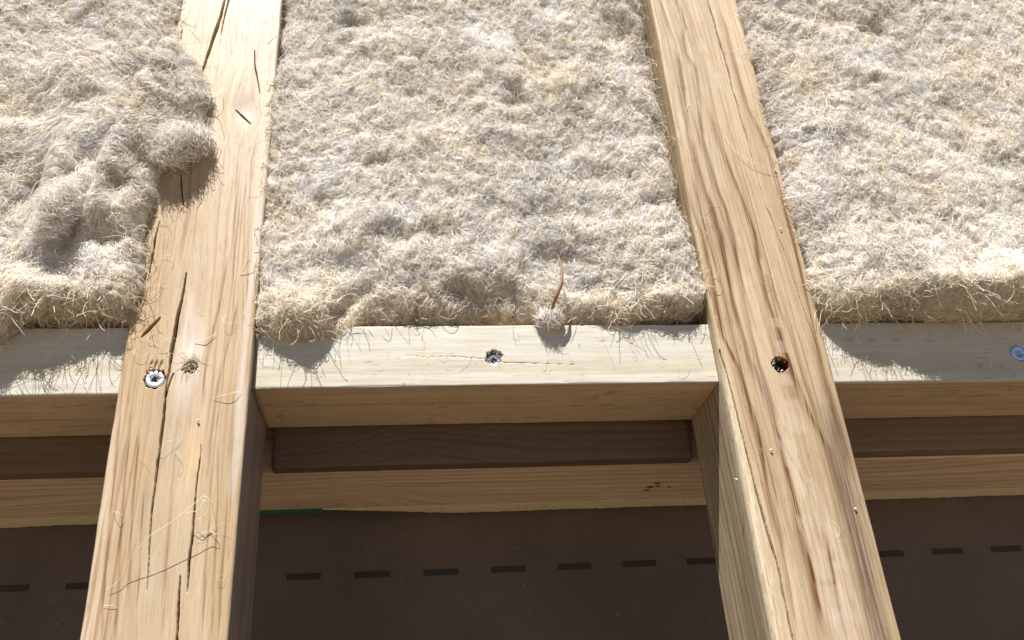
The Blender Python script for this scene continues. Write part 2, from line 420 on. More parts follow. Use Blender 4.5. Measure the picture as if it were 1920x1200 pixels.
L_stripes = [
    ([(-0.0725, 0.3693), (-0.0722, 0.3503), (-0.0755, 0.3135), (-0.0776, 0.2957)], 0.7, 0.40),
    ([(-0.0630, 0.3699), (-0.0624, 0.3509), (-0.0672, 0.3139), (-0.0704, 0.2931)], 0.7, 0.35),
    ([(-0.0361, 0.3715), (-0.0358, 0.3523), (-0.0370, 0.3153), (-0.0374, 0.2858), (-0.0374, 0.2574)], 0.6, 0.40),
    ([(-0.0256, 0.3721), (-0.0259, 0.3529), (-0.0243, 0.3039), (-0.0262, 0.2747)], 0.5, 0.35),
    ([(-0.0133, 0.3728), (-0.0129, 0.3536), (-0.0125, 0.2985), (-0.0114, 0.2584), (-0.0094, 0.2364)], 0.6, 0.40),
    ([(-0.0062, 0.3732), (-0.0063, 0.3539), (-0.0054, 0.2930), (-0.0061, 0.2530)], 0.5, 0.35),
    ([(-0.0355, 0.2631), (-0.0368, 0.2409), (-0.0332, 0.2143), (-0.0271, 0.2030)], 0.6, 0.40),
    ([(-0.0120, 0.2500), (-0.0084, 0.2283), (-0.0121, 0.2123), (-0.0205, 0.2032)], 0.6, 0.35),
    ([(-0.0281, 0.2145), (-0.0319, 0.1988), (-0.0334, 0.1686), (-0.0310, 0.1257)], 0.6, 0.40),
    ([(-0.0210, 0.2094), (-0.0228, 0.1837), (-0.0207, 0.1352), (-0.0141, 0.0474)], 0.6, 0.40),
    ([(-0.0151, 0.2096), (-0.0158, 0.1789), (-0.0140, 0.1352), (-0.0065, 0.0271)], 0.5, 0.35),
    ([(-0.0087, 0.2150), (-0.0124, 0.1839), (-0.0106, 0.1353), (-0.0053, 0.0473)], 0.5, 0.40),
    ([(-0.0217, 0.1031), (-0.0236, 0.0640), (-0.0266, 0.0393), (-0.0286, 0.0078), (-0.0277, -0.0185)], 0.8, 0.42),
    ([(-0.0123, 0.0640), (-0.0155, 0.0312), (-0.0195, 0.0000), (-0.0207, -0.0404), (-0.0199, -0.0647)], 0.7, 0.42),
    ([(-0.0779, -0.0139), (-0.0750, -0.0632), (-0.0725, -0.1117), (-0.0684, -0.1592)], 0.7, 0.50),
    ([(-0.0717, -0.0140), (-0.0688, -0.0634), (-0.0638, -0.1273), (-0.0615, -0.1595)], 0.8, 0.45),
    ([(-0.0654, -0.0251), (-0.0619, -0.0802), (-0.0564, -0.1424)], 0.7, 0.45),
    ([(-0.0572, -0.0637), (-0.0542, -0.1061), (-0.0494, -0.1601)], 0.5, 0.40),
    ([(-0.0429, -0.0291), (-0.0403, -0.0743), (-0.0385, -0.1161), (-0.0352, -0.1607)], 0.8, 0.30),
    ([(-0.0183, -0.0579), (-0.0167, -0.0979), (-0.0134, -0.1618)], 0.6, 0.40),
    ([(-0.0154, -0.0369), (-0.0120, -0.0981), (-0.0081, -0.1620)], 0.6, 0.45),
    ([(-0.0078, -0.0651), (-0.0066, -0.1142), (-0.0046, -0.1622)], 0.6, 0.40),
    ([(-0.0087, -0.0077), (-0.0067, -0.0478), (-0.0048, -0.0919)], 0.6, 0.40),
    ([(-0.0677, 0.1254), (-0.0649, 0.0811), (-0.0630, 0.0477)], 0.5, 0.30),
    ([(-0.0446, 0.1210), (-0.0376, 0.0811), (-0.0371, 0.0475)], 0.6, 0.25),
    ([(-0.0820, 0.0318), (-0.0787, 0.0009), (-0.0778, -0.0284)], 0.7, 0.40),
]
L_slits = [(*(-0.0671, 0.0420), .0010, .0095, -0.62, .018), (*(-0.0219, 0.2258), .0006, .0100, 0.72, .012)]   # slanting splits
L_screw = (-0.0601, 0.0048)
L_torn = (-0.0385, 0.0118)

def slit(a, t, ca, ct, hw, hl, rot, dp):
    e = ell(a, t, ca, ct, hw, hl, rot)
    return dp * np.clip((1 - e) * 2.5, 0, 1)

def dent_left(a, t):
    d = cracks_depth(L_cracks, a, t)
    for q in L_slits: d = np.maximum(d, slit(a, t, q[0], q[1], q[2], q[3], q[4], q[5]))
    d = np.maximum(d, hole(a, t, L_screw[0], L_screw[1], 0.0070, 0.0036, 3, 0.10))
    for dx in (-0.0032, -0.0002, 0.0030):
        d = np.maximum(d, 0.0011 * np.clip((1 - ell(a, t, L_screw[0] + dx, L_screw[1] + 0.0085, 0.0013, 0.0052, -0.1)) * 2, 0, 1))
    e = ell(a, t, L_torn[0], L_torn[1], 0.0052, 0.0048)
    d = np.maximum(d, 0.007 * np.clip((1 - e + 0.25 * noise(a * 500, t * 500, 2)) * 2, 0, 1))
    d = d - 0.0011 * np.exp(-(ell(a, t, L_torn[0], L_torn[1] + 0.007, 0.006, 0.007) ** 2)) * (e > 1)
    # the knot stands a little hollow, wood swells round it
    d = d + 0.0008 * np.exp(-(ell(a, t, *(-0.0217, 0.2333), 0.009, 0.013) ** 2))
    return d

def knot_warp(g, a, t, ca, ct, ra, rt, amt):
    e = ell(a, t, ca, ct, ra, rt)
    return g - (a - ca) * np.exp(-e ** 2) * amt

def paint_left(face, s, a, b, t):
    f0 = face == 0
    g = s + 0.0035 * noise(t * 3.1, 0.2, 11) + 0.0016 * noise(t * 9, s * 22, 12) + 0.0006 * noise(t * 30, s * 60, 15)
    kx, kz = (-0.0217, 0.2333)
    g = np.where(f0, knot_warp(g, a, t, kx, kz, 0.020, 0.036, 0.85), g)
    g = np.where(f0, knot_warp(g, a, t, *(-0.0482, 0.0641), 0.012, 0.05, 0.6), g)
    base = np.array([0.415, 0.308, 0.176])
    c = np.broadcast_to(base, a.shape + (3,)).copy()
    c = c * (1 + 0.10 * fbm(g * 45, t * 3.5, 3, 41)[..., None])
    # yellow sapwood towards the two long edges, paler core
    core = np.exp(-((a + 0.030 + 0.03 * noise(t * 4, 0.7, 6)) / 0.024) ** 2) * f0
    c = mixc(c, 0.45 * core, (0.50, 0.41, 0.32))
    edge = sstep(-0.064, -0.078, a) * f0
    c = mixc(c, 0.35 * edge * sstep(0.02, -0.05, t), (0.60, 0.52, 0.42))
    r = rings(g, 0.0058, 3, 0.22)
    part = sstep(-0.15, 0.5, fbm(s * 45, t * 7, 3, 51))
    c = c * (1 - (0.05 + 0.42 * part * r)[..., None] * np.array([0.55, 0.85, 1.15]))
    st = sstep(0.15, 0.6, noise(g * 900, t * 16, 61)) * sstep(-0.1, 0.4, fbm(g * 60, t * 6, 2, 62))
    c = c * (1 - 0.38 * st[..., None] * np.array([0.6, 0.9, 1.1]))
    c = stripes(c, L_stripes, s, t, f0, 0.9, 1.35)
    # whitish rubbed patches
    pw = sstep(0.25, 0.55, fbm(g * 70 + 5, t * 6, 3, 71))
    c = mixc(c, 0.45 * pw * f0, (0.60, 0.54, 0.49))
    top = sstep(0.10, 0.20, t) * f0
    c = mixc(c, 0.15 * top, (0.56, 0.48, 0.37))  # upper face painted paler, standing in for the sun's sheen
    # knot with brown halo
    e = ell(a, t, kx, kz, 0.0095, 0.0145, 0.25)
    e2 = ell(a, t, kx - 0.003, kz - 0.011, 0.016, 0.012)
    c = mixc(c, 0.6 * np.exp(-e2 ** 2) * f0, (0.40, 0.26, 0.12))
    c = mixc(c, 0.75 * sstep(1.1, 0.85, e) * f0, (0.38, 0.30, 0.24))
    c = mixc(c, 0.35 * np.exp(-((e - 1.02) / 0.09) ** 2) * f0, (0.35, 0.22, 0.12))
    c = mixc(c, 0.35 * np.exp(-(ell(a, t, *(-0.0307, 0.0641), 0.012, 0.02) ** 2)) * f0, (0.45, 0.30, 0.17))
    c = mixc(c, 0.5 * np.exp(-(ell(a, t, *(-0.0303, -0.0472), 0.006, 0.02) ** 2)) * f0, (0.62, 0.42, 0.22))
    # side faces: even, finely lined
    side = ~f0
    sc = np.array([0.33, 0.27, 0.22]) * (1 - 0.25 * rings(s, 0.0036, 8, 0.3)[..., None])
    c = np.where(side[..., None], sc, c)
    gr = np.stack([g, t, face * 0.37], -1)
    return c, gr

zrows = rows_for(GZ, 0.62, -0.24, 0.43, 0.0009, [(L_screw[1] + 0.002, 0.017, 0.0005), ((-0.0219, 0.2258)[1], 0.012, 0.0006)])
def corners_left(rows, isA0, isB0):
    if isA0 and isB0:
        k = 0.0018 + 0.0025 * sstep(0.0, -0.16, rows) + 0.0008 * noise(rows * 12, 0.4, 3)
        return k, k * 1.4, 1.6
    return None
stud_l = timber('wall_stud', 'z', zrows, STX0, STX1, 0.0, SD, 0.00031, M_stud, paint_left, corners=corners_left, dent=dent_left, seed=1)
tag(stud_l, 'pale yellow timber stud with a long crack, a knot and a shiny screw', 'stud', 'timber wall studs')

R_cracks = [
    [(*(0.3762, 0.4097), .0014, .009), (*(0.3750, 0.3680), .0014, .009), (*(0.3766, 0.3349), .0014, .008), (*(0.3781, 0.3030), .0013, .008), (*(0.3781, 0.2723), .0010, .006), (*(0.3798, 0.2370), .0008, .005),
     (*(0.3812, 0.2088), .0006, .004), (*(0.3814, 0.1761), .0005, .003), (*(0.3826, 0.1475), .0003, .002), (*(0.3883, 0.1052), .0003, .002), (*(0.3915, 0.0630), .00035, .002), (*(0.3946, 0.0232), .0003, .002), (*(0.3943, -0.0144), .0002, .001)],
    [(*(0.3227, 0.0217), .0007, .003), (*(0.3243, -0.0011), .0008, .003), (*(0.3260, -0.0232), .0008, .005), (*(0.3272, -0.0579), .0009, .005), (*(0.3290, -0.0853), .0011, .006),
     (*(0.3329, -0.1270), .0010, .006), (*(0.3335, -0.1467), .0010, .006), (*(0.3334, -0.1781), .0009, .006)],
]
R_stripes = [   # dark heartwood stripes: (x, z, half width) along each, strength
    ([(0.3504, 0.4011), (0.3446, 0.3731), (0.3479, 0.3565), (0.3478, 0.3400), (0.3442, 0.3237), (0.3440, 0.3079), (0.3498, 0.2907), (0.3468, 0.2534), (0.3425, 0.2145), (0.3447, 0.1910), (0.3464, 0.1634), (0.3503, 0.1394), (0.3509, 0.1196), (0.3484, 0.0631), (0.3488, 0.0143), (0.3520, -0.0117), (0.3542, -0.0375)], 1.5, .62),
    ([(0.3292, 0.3998), (0.3292, 0.3723), (0.3316, 0.3517), (0.3324, 0.3251)], 1.4, .6),
    ([(0.3331, 0.3137), (0.3373, 0.2951), (0.3334, 0.2530), (0.3317, 0.2142), (0.3334, 0.1843), (0.3357, 0.1591), (0.3391, 0.1393), (0.3411, 0.1195), (0.3396, 0.0595), (0.3429, 0.0144), (0.3493, -0.0157), (0.3533, -0.0611), (0.3537, -0.1020), (0.3546, -0.1341), (0.3536, -0.1760)], 1.9, .72),
    ([(0.3542, 0.2478), (0.3566, 0.2104), (0.3606, 0.1805), (0.3638, 0.1580), (0.3664, 0.1356), (0.3678, 0.1212), (0.3660, 0.0631), (0.3705, 0.0234), (0.3730, 0.0023), (0.3778, -0.0282), (0.3859, -0.0551), (0.3871, -0.0896), (0.3867, -0.1225), (0.3856, -0.1744)], 1.5, .62),
    ([(0.3829, 0.3670), (0.3857, 0.3418), (0.3862, 0.3179), (0.3856, 0.2866), (0.3877, 0.2489), (0.3940, 0.2203), (0.3967, 0.1981), (0.3976, 0.1685), (0.3977, 0.1441), (0.3984, 0.1199), (0.3970, 0.0722), (0.3956, 0.0104), (0.3964, -0.0500), (0.3972, -0.0764)], 1.6, .55),
    ([(0.3200, 0.1910), (0.3215, 0.1594), (0.3231, 0.1351), (0.3264, 0.1194), (0.3273, 0.0814), (0.3270, 0.0324), (0.3336, 0.0070), (0.3358, -0.0214), (0.3376, -0.0506), (0.3377, -0.0856), (0.3388, -0.1143), (0.3376, -0.1517), (0.3368, -0.1783)], 1.3, .60),
    ([(0.3284, 0.1752), (0.3293, 0.1292), (0.3334, 0.0814), (0.3341, 0.0366), (0.3363, -0.0094), (0.3412, -0.0601), (0.3416, -0.0964)], 0.8, .45),
    ([(0.3475, -0.0296), (0.3575, -0.0605), (0.3668, -0.0883), (0.3697, -0.1154), (0.3672, -0.1529), (0.3661, -0.1766)], 0.8, .5),
    ([(0.3380, 0.2473), (0.3408, 0.1968), (0.3435, 0.1495), (0.3493, 0.1002), (0.3518, 0.0452), (0.3546, 0.0236)], 0.7, .35),
    ([(0.3703, 0.1759), (0.3721, 0.1296), (0.3730, 0.0630), (0.3774, 0.0363), (0.3790, -0.0060), (0.3839, -0.0381)], 0.6, .35),
]
R_hole = (0.3643, 0.0095)
def dent_right(a, t):
    d = cracks_depth(R_cracks, a, t)
    d = np.maximum(d, hole(a, t, R_hole[0], R_hole[1], 0.0062, 0.013, 12, 0.10))
    d = np.maximum(d, hole(a, t, *(0.3893, 0.1233), 0.0008, 0.0015, 5))
    g = right_g(a, t)
    return d + 0.00015 * rings(g, 0.0045, 23, 0.3)

def right_g(s, t):
    # long stripes that drift across the stud, bulging round a burl near the top left
    gs = s - RX0 + 0.035 * t + 0.0035 * noise(t * 3.3, s * 9, 84) + 0.0009 * noise(t * 9, s * 30, 85) + 0.0003 * noise(t * 50, s * 90, 86)
    gs = gs - 0.005 * np.exp(-(((s - RX0 - 0.028) / 0.020) ** 2 + ((t - 0.315) / 0.05) ** 2))
    gs = gs + 0.004 * np.exp(-(((s - RX0 - 0.020) / 0.018) ** 2 + ((t - 0.17) / 0.07) ** 2))
    return gs

R_patch = [(*(0.3591, 0.3180), .0042, .008), (*(0.3664, 0.2779), .0045, .011), (*(0.3917, 0.3036), .003, .006), (*(0.3692, 0.0908), .0018, .007), (*(0.3687, 0.0429), .0042, .0042), (*(0.3685, 0.0234), .0042, .005), (*(0.3657, -0.0026), .005, .0045),
           (*(0.3666, -0.0299), .0062, .013), (*(0.3569, -0.0567), .0055, .010), (*(0.3601, -0.0754), .0025, .012), (*(0.3688, -0.0937), .0055, .020), (*(0.3575, -0.1109), .005, .012), (*(0.3616, -0.1314), .006, .010),
           (*(0.3737, -0.1183), .005, .016), (*(0.3637, -0.1544), .0085, .012), (*(0.3750, -0.1484), .005, .02), (*(0.3669, -0.1735), .008, .016)]
def paint_right(face, s, a, b, t):
    f0 = face == 0
    g = right_g(s, t)
    c = np.broadcast_to(np.array([0.395, 0.300, 0.188]), a.shape + (3,)).copy()
    c = c * (1 + 0.12 * fbm(g * 60, t * 4, 3, 91)[..., None])
    r = rings(g, 0.0045, 23, 0.25) * (0.25 + 0.5 * sstep(-0.3, 0.5, fbm(s * 35, t * 5, 3, 92)))
    c = c * (1 - 0.45 * np.clip(r, 0, 1)[..., None] * np.array([0.7, 0.92, 1.12]))
    c = stripes(c, R_stripes, s, t, f0, 1.0, 1.5)
    st = sstep(0.1, 0.6, noise(g * 800, t * 12, 93)) * sstep(-0.2, 0.4, fbm(g * 55, t * 5, 2, 94))
    c = c * (1 - 0.32 * st[..., None] * np.array([0.65, 0.9, 1.1]))
    c = mixc(c, 0.30 * sstep(0.15, 0.5, fbm(g * 60 + 3, t * 5, 2, 95)) * f0, (0.60, 0.48, 0.34))
    c = mixc(c, 0.25 * sstep(0.05, 0.3, t) * f0, (0.62, 0.50, 0.36))  # sheen of the sunlit top put into the wood colour
    # dirty dark band down the right arris in the lower half
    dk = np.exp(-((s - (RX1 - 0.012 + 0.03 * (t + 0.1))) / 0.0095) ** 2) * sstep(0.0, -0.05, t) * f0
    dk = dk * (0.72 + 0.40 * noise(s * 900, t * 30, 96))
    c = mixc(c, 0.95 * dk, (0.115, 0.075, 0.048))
    for (pa, pt, ra, rt) in R_patch:
        e = np.maximum(np.abs(a - pa - 0.08 * (pt - t)) / ra, np.abs(t - pt) / rt) + 0.10 * noise(a * 500, t * 160, 97)
        c = mixc(c, 0.32 * sstep(1.12, 0.75, e) * f0, (0.54, 0.44, 0.36))
    side = ~f0
    sg = s * 0.9 + 0.05 * t + 0.002 * noise(t * 5, s * 20, 36)
    sc = np.array([0.44, 0.345, 0.225]) * (1 + 0.12 * fbm(sg * 60, t * 5, 3, 37)[..., None])
    sc = sc * (1 - 0.60 * rings(sg, 0.0075, 33, 0.22)[..., None])
    k3 = sstep(0.0, 0.006, b)[..., None] * side[..., None]
    c = c * (1 - k3) + sc * k3
    pit = sstep(0.35, 0.6, noise(s * 900, t * 220, 99)) * sstep(RX0 + 0.012, RX0 + 0.004, a)
    crest = sstep(RX0 + 0.0075, RX0 + 0.0035, a) * sstep(0.02, 0.004, b) * sstep(0.05, -0.02, t)  # highlight on the rounded left arris painted as a pale strip
    c = mixc(c, 0.55 * crest, (0.62, 0.54, 0.40)); c = mixc(c, 0.45 * pit * crest, (0.28, 0.19, 0.11))
    g = np.where(f0, g, np.where(face == 3, s * 0.8 + 0.05 * t, s))
    return c, np.stack([g, t, face * 0.37 + 2], -1)

def arris(t):
    k = np.interp(t, [-0.3, -0.1, 0.0, 0.06, 0.4], [4.2, 3.6, 2.6, 2.0, 1.8]) / 1000
    return k, k * 1.1, 1.8
def corners_right(rows, isA0, isB0):
    if isA0 and isB0:
        return arris(rows)
    return None
zrows = rows_for(GZ, 0.62, -0.25, 0.45, 0.0009, [(R_hole[1], 0.009, 0.0005)])
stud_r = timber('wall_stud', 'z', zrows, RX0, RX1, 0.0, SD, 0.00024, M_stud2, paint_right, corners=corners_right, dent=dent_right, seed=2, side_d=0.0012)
tag(stud_r, 'brown striped timber stud with a deep round screw hole and a rounded left edge', 'stud', 'timber wall studs')

# ================================================================== noggings between the studs
NY, NH = 0.0085, 0.0469
C_screw = (0.1623, 0.0214)
RR_screw = (0.5577, 0.0209)
def nog_paint(seed, base, under, top=None, line=0.2, knots=()):
    def f(face, s, a, b, t):
        f0 = face == 0
        g = s + 0.0012 * noise(t * 5, 0.3, seed) + 0.0008 * noise(t * 12, s * 40, seed + 1)
        for (ca, cb, r) in knots:
            e = np.hypot((t - ca) / (r * 2.2), (b - cb) / (r * 1.6))
            g = g + np.where(f0, 0, r * 1.2 * np.exp(-e ** 2))
        c = np.broadcast_to(np.array(base), a.shape + (3,)) * (1 + 0.05 * fbm(s * 40, t * 6, 3, seed + 2)[..., None])
        c = c * (1 - line * 0.5 * rings(g, 0.0065, seed, 0.4)[..., None] * np.array([0.45, 0.65, 0.95]))
        c = c * (1 - 0.10 * np.exp(-((a - 0.014 - 0.003 * noise(t * 9, 0.2, seed + 31)) / 0.006) ** 2)[..., None] * np.array([0.35, 0.9, 1.7]))
        c = c * (1 - 0.30 * (sstep(0.72, 0.9, noise(a * 420, t * 300, seed + 32)) * sstep(0.1, 0.5, noise(a * 60, t * 22, seed + 33)))[..., None])
        cu = np.broadcast_to(np.array(under), a.shape + (3,)) * (1 + 0.10 * fbm(s * 60, t * 4, 3, seed + 3)[..., None])
        cu = cu * (1 - 0.38 * rings(g, 0.0062, seed + 4, 0.3)[..., None])
        sp = sstep(0.5, 0.8, noise(g * 1100, t * 110, seed + 6)) * sstep(0.0, 0.5, noise(g * 120, t * 8, seed + 7))
        cu = cu * (1 - 0.30 * sp[..., None])
        for (ca, cb, r) in knots:
            e = np.hypot((t - ca) / r, (b - cb) / r)
            cu = mixc(cu, 0.6 * np.exp(-((e - 1) / 0.25) ** 2) + 0.35 * (e < 0.9), (0.12, 0.07, 0.04))
        c = np.where(f0[..., None], c, cu)
        return c, np.stack([g, t, face * 0.4 + seed], -1)
    return f
def nogging(x0, x1, z0, z1, y0, y1, seed, label, screw=None, dent_extra=None, knots=(), fine=(), da=0.0008, base=(0.49, 0.465, 0.395)):
    def dent(a, t):
        d = np.zeros_like(a)
        if screw is not None:
            sx, sz, r, dp = screw
            d = np.maximum(d, hole(a, t, sz, sx, r, dp, seed, 0.18))
        if dent_extra is not None: d = np.maximum(d, dent_extra(a, t))
        return d
    rows = [np.arange(x0, x1, 0.004), [x1]] + [np.arange(c - h, c + h, st) for (c, h, st) in fine]
    rows = np.unique(np.round(np.concatenate(rows), 5)); rows = rows[(rows >= x0) & (rows <= x1)]
    rows = rows[np.concatenate([[True], np.diff(rows) > 0.0002])]
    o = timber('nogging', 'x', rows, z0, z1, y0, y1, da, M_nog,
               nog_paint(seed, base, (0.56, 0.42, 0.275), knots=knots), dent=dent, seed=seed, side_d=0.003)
    return tag(o, label, 'nogging', 'short horizontal noggings between the studs')

def c_split(a, t):
    # hairline split through the screw
    x, z = C_screw
    dx = t - x
    zc = z - 0.0022 - 0.045 * dx + 0.0009 * noise(t * 60, 0.3, 5) - 0.0015 * np.tanh(dx / 0.006)
    w_ = 0.0003 * np.clip(1 - np.abs(dx) / 0.062, 0, 1) + 0.00012
    return 0.0007 * np.clip(1 - np.abs(a - zc) / w_, 0, 1) * (np.abs(dx) < 0.06)
nog_c = nogging(0.0004, RX0 - 0.0004, 0.0, NH, NY, SD, 301, 'pale whitish nogging between the studs, with a screw and hairline split',
                (C_screw[0], C_screw[1], 0.0062, 0.0042), c_split, knots=(((0.0117, 0.0548)[0], (0.0117, 0.0548)[1], 0.0016),),
                fine=((C_screw[0], 0.064, 0.0008), (C_screw[0], 0.009, 0.0004)), da=0.00045)
nog_l = nogging(-0.36, STX0 - 0.0004, -0.0035, NH - 0.001, NY - 0.002, SD, 302, 'pale nogging left of the cracked stud, under the ragged wool and half in its shadow')
nog_r = nogging(RX1 + 0.0004, 0.72, -0.0018, NH + 0.0005, NY, SD, 303, 'pale nogging right of the striped stud, mostly shaded, with a blue screw',
                (RR_screw[0], RR_screw[1], 0.0068, 0.0012), fine=((RR_screw[0], 0.009, 0.0005),))

# ================================================================== boards and beams behind
BZ = -0.0298
def dark_paint(seed, base, cath=0.0, period=0.007, line=0.45, center=(0, 0), flame=()):
    def f(face, s, a, b, t):
        g = s + 0.002 * noise(t * 4, 0.3, seed) + 0.0012 * noise(t * 14, s * 40, seed + 1)
        und = (face != 0)
        for (cx, cb, rx, rb, amt) in flame:      # flame figure on the underside
            g = g + np.where(und, amt * np.exp(-((t - cx) / rx) ** 2 - ((b - cb) / rb) ** 2), 0)
        for (cx, cb, rx, rb, amt) in center if cath else ():
            g = g + np.where(und, 0, amt * np.exp(-((t - cx) / rx) ** 2 - ((a - cb) / rb) ** 2))
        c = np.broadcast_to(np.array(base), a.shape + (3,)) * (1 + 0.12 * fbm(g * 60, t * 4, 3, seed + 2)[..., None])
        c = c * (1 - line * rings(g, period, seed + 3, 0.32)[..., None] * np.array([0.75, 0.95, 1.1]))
        return c, np.stack([g, t, face * 0.4 + seed], -1)
    return f
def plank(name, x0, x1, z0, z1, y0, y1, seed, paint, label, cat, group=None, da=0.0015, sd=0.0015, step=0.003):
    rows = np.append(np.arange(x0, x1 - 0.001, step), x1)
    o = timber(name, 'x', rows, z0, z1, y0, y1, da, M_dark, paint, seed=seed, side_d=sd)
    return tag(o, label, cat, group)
grp = 'dark fascia boards behind the noggings'
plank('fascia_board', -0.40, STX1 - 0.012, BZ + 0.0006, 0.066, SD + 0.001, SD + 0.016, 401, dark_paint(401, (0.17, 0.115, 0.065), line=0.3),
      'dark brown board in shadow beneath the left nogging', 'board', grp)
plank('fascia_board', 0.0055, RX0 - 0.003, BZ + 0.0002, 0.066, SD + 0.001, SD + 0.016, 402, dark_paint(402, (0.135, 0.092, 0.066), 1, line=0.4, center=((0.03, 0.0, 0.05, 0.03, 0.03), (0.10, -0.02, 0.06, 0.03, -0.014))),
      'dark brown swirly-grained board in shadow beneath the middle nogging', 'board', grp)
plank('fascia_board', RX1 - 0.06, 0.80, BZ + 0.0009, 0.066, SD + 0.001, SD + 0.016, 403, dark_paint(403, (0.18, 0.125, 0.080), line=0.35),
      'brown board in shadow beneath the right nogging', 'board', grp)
beam = plank('rear_beam', -0.42, 0.85, BZ, 0.064, SD + 0.0165, 0.184, 404,
      dark_paint(404, (0.62, 0.48, 0.35), line=0.5, period=0.0105, flame=((0.03, 0.165, 0.085, 0.030, -0.055), (0.0, 0.13, 0.05, 0.02, 0.012), (-0.25, 0.15, 0.1, 0.02, 0.02), (0.62, 0.1, 0.1, 0.03, -0.02))),
      'long horizontal beam with flame-like grain on its underside, running behind both studs', 'beam', None, 0.003, 0.0008, 0.002)
# pale fuzzy sapwood lip along the beam's rear edge (a strip of varying width)
def lip(name, x0, x1, wfun, mat_col, parent, zoff=0.0, seed=0, n=700):
    xs = np.linspace(x0, x1, n); wd = np.maximum(wfun(xs), 0.0002)
    rag = 0.0006 * noise(xs * 700, 0.3, seed) + 0.0004 * noise(xs * 2200, 1.3, seed)
    prof = np.array([(0, 0), (0.25, -0.0004), (0.6, -0.0006), (0.85, -0.0002), (1.0, 0.0012), (1.0, 0.014), (0, 0.014)])
    V = np.zeros((n, len(prof), 3))
    for k, (q, dz) in enumerate(prof):
        V[:, k, 0] = xs; V[:, k, 1] = 0.1841 + q * wd + (rag if q > 0.7 else 0); V[:, k, 2] = BZ + dz + zoff + 0.0002 * noise(xs * 300, k * 3.3, seed + 1)
    me = mesh_from(name, V.reshape(-1, 3), grid_faces(n, len(prof), True), False)
    o = link(name, me, parent, mat_col); return o
M_lip = simple_mat('pale_sapwood', (0.62, 0.54, 0.36), 0.8, 0, 0.12, 300, 0.3, 0.1)
lip('sapwood_lip', -0.42, -0.10, lambda x: 0.028 + 0.002 * noise(x * 40, 0.1, 2) - 0.008 * sstep(-0.24, -0.16, x) * 0, M_lip, beam, 0.0, 3)
lip('sapwood_lip', 0.03, 0.85, lambda x: 0.0265 * sstep(0.005, 0.16, x) + 0.0008 * noise(x * 30, 0.1, 5), M_lip, beam, 0.0, 4, 1200)
sh = lip('green_shim', -0.06, (0.0330, 0.1962)[0], lambda x: 0.0105 + 0 * x, M_green, None, -0.0004, 5, 60)
tag(sh, 'thin green plastic shim under the beam, just right of the cracked stud', 'shim')
# worm holes in the beam's underside
hv = []
for (px, pz, r) in ((0.3048, 0.1396) + (0.0016,), (0.3013, 0.1490) + (0.0018,), (0.3007, 0.1575) + (0.0013,), (0.3071, 0.1467) + (0.0011,), (0.3181, 0.1505) + (0.0009,)):
    th = np.linspace(0, 2 * np.pi, 12, endpoint=False)
    top = np.stack([px + 1.8 * r * np.cos(th), pz + r * np.sin(th), np.full(12, BZ - 0.0007)], -1)
    mid = np.array([[px, pz, BZ - 0.0005]])
    hv.append((np.concatenate([top, mid]), np.stack([np.arange(12), (np.arange(12) + 1) % 12, np.full(12, 12)], -1)))
V_, F_ = join(hv)
tag(link('worm_holes', mesh_from('worm_holes', V_, F_), beam, M_print), kind='stuff')

# ================================================================== screws
def screw(loc, tilt, r, mat, label, seed):
    """countersunk wood screw with a six-lobed recess, facing -Y"""
    root = empty('wood_screw', loc); root.rotation_euler = tilt
    tag(root, label, 'screw')
    n = 48; th = np.linspace(0, 2 * np.pi, n, endpoint=False)
    lobes = r * 0.40 * (1 + 0.20 * np.cos(6 * th))
    prof = []
    for kind, q, y in (('l', 0.85, 0.0026), ('l', 1.0, 0.0004), ('l', 1.06, 0.0), ('c', 0.62, -0.0001), ('c', 0.80, -0.0002), ('c', 0.95, 0.0), ('c', 1.0, 0.0004), ('c', 0.98, 0.0009), ('c', 0.45, 0.0045)):
        rad = lobes * q if kind == 'l' else r * q * np.ones(n)
        prof.append(np.stack([rad * np.cos(th), np.full(n, y), rad * np.sin(th)], -1))
    V = np.stack(prof)
    link('screw_head', mesh_from('screw_head', V.reshape(-1, 3), grid_faces(len(prof), n, True), True), root, mat)
    Vf = np.concatenate([prof[0], [[0, 0.0028, 0]]]); F = np.stack([np.arange(n), (np.arange(n) + 1) % n, np.full(n, n)], -1)
    link('drive_recess', mesh_from('drive_recess', Vf, F), root, M_recess)
    vt, ft = tube([(0, 0.004, 0), (0, 0.02, 0), (0, 0.045, 0), (0, 0.05, 0)], [r * 0.45, r * 0.42, r * 0.4, 0.0003], 12)
    link('shank', mesh_from('shank', vt, ft, True), root, mat)
    return root
screw((L_screw[0], 0.0010, L_screw[1]), (math.radians(-6), 0.2, 0.05), 0.0063, M_zinc, 'shiny zinc screw sunk in the face of the cracked pale stud', 1)
screw((C_screw[0], NY + 0.0036, C_screw[1] - 0.0008), (0.05, 0.5, -0.1), 0.0054, M_zinc, 'zinc screw sunk in the middle of the centre nogging', 2)
screw((R_hole[0], 0.0100, R_hole[1]), (0.2, 0.1, 0.1), 0.0058, M_darkmetal, 'dark screw at the bottom of the deep round hole in the striped stud', 3)
screw((RR_screw[0], NY + 0.0004, RR_screw[1]), (0.05, 0.3, 0.05), 0.0062, M_bluezinc, 'bluish screw in the shaded right nogging, at the right edge of the picture', 4)

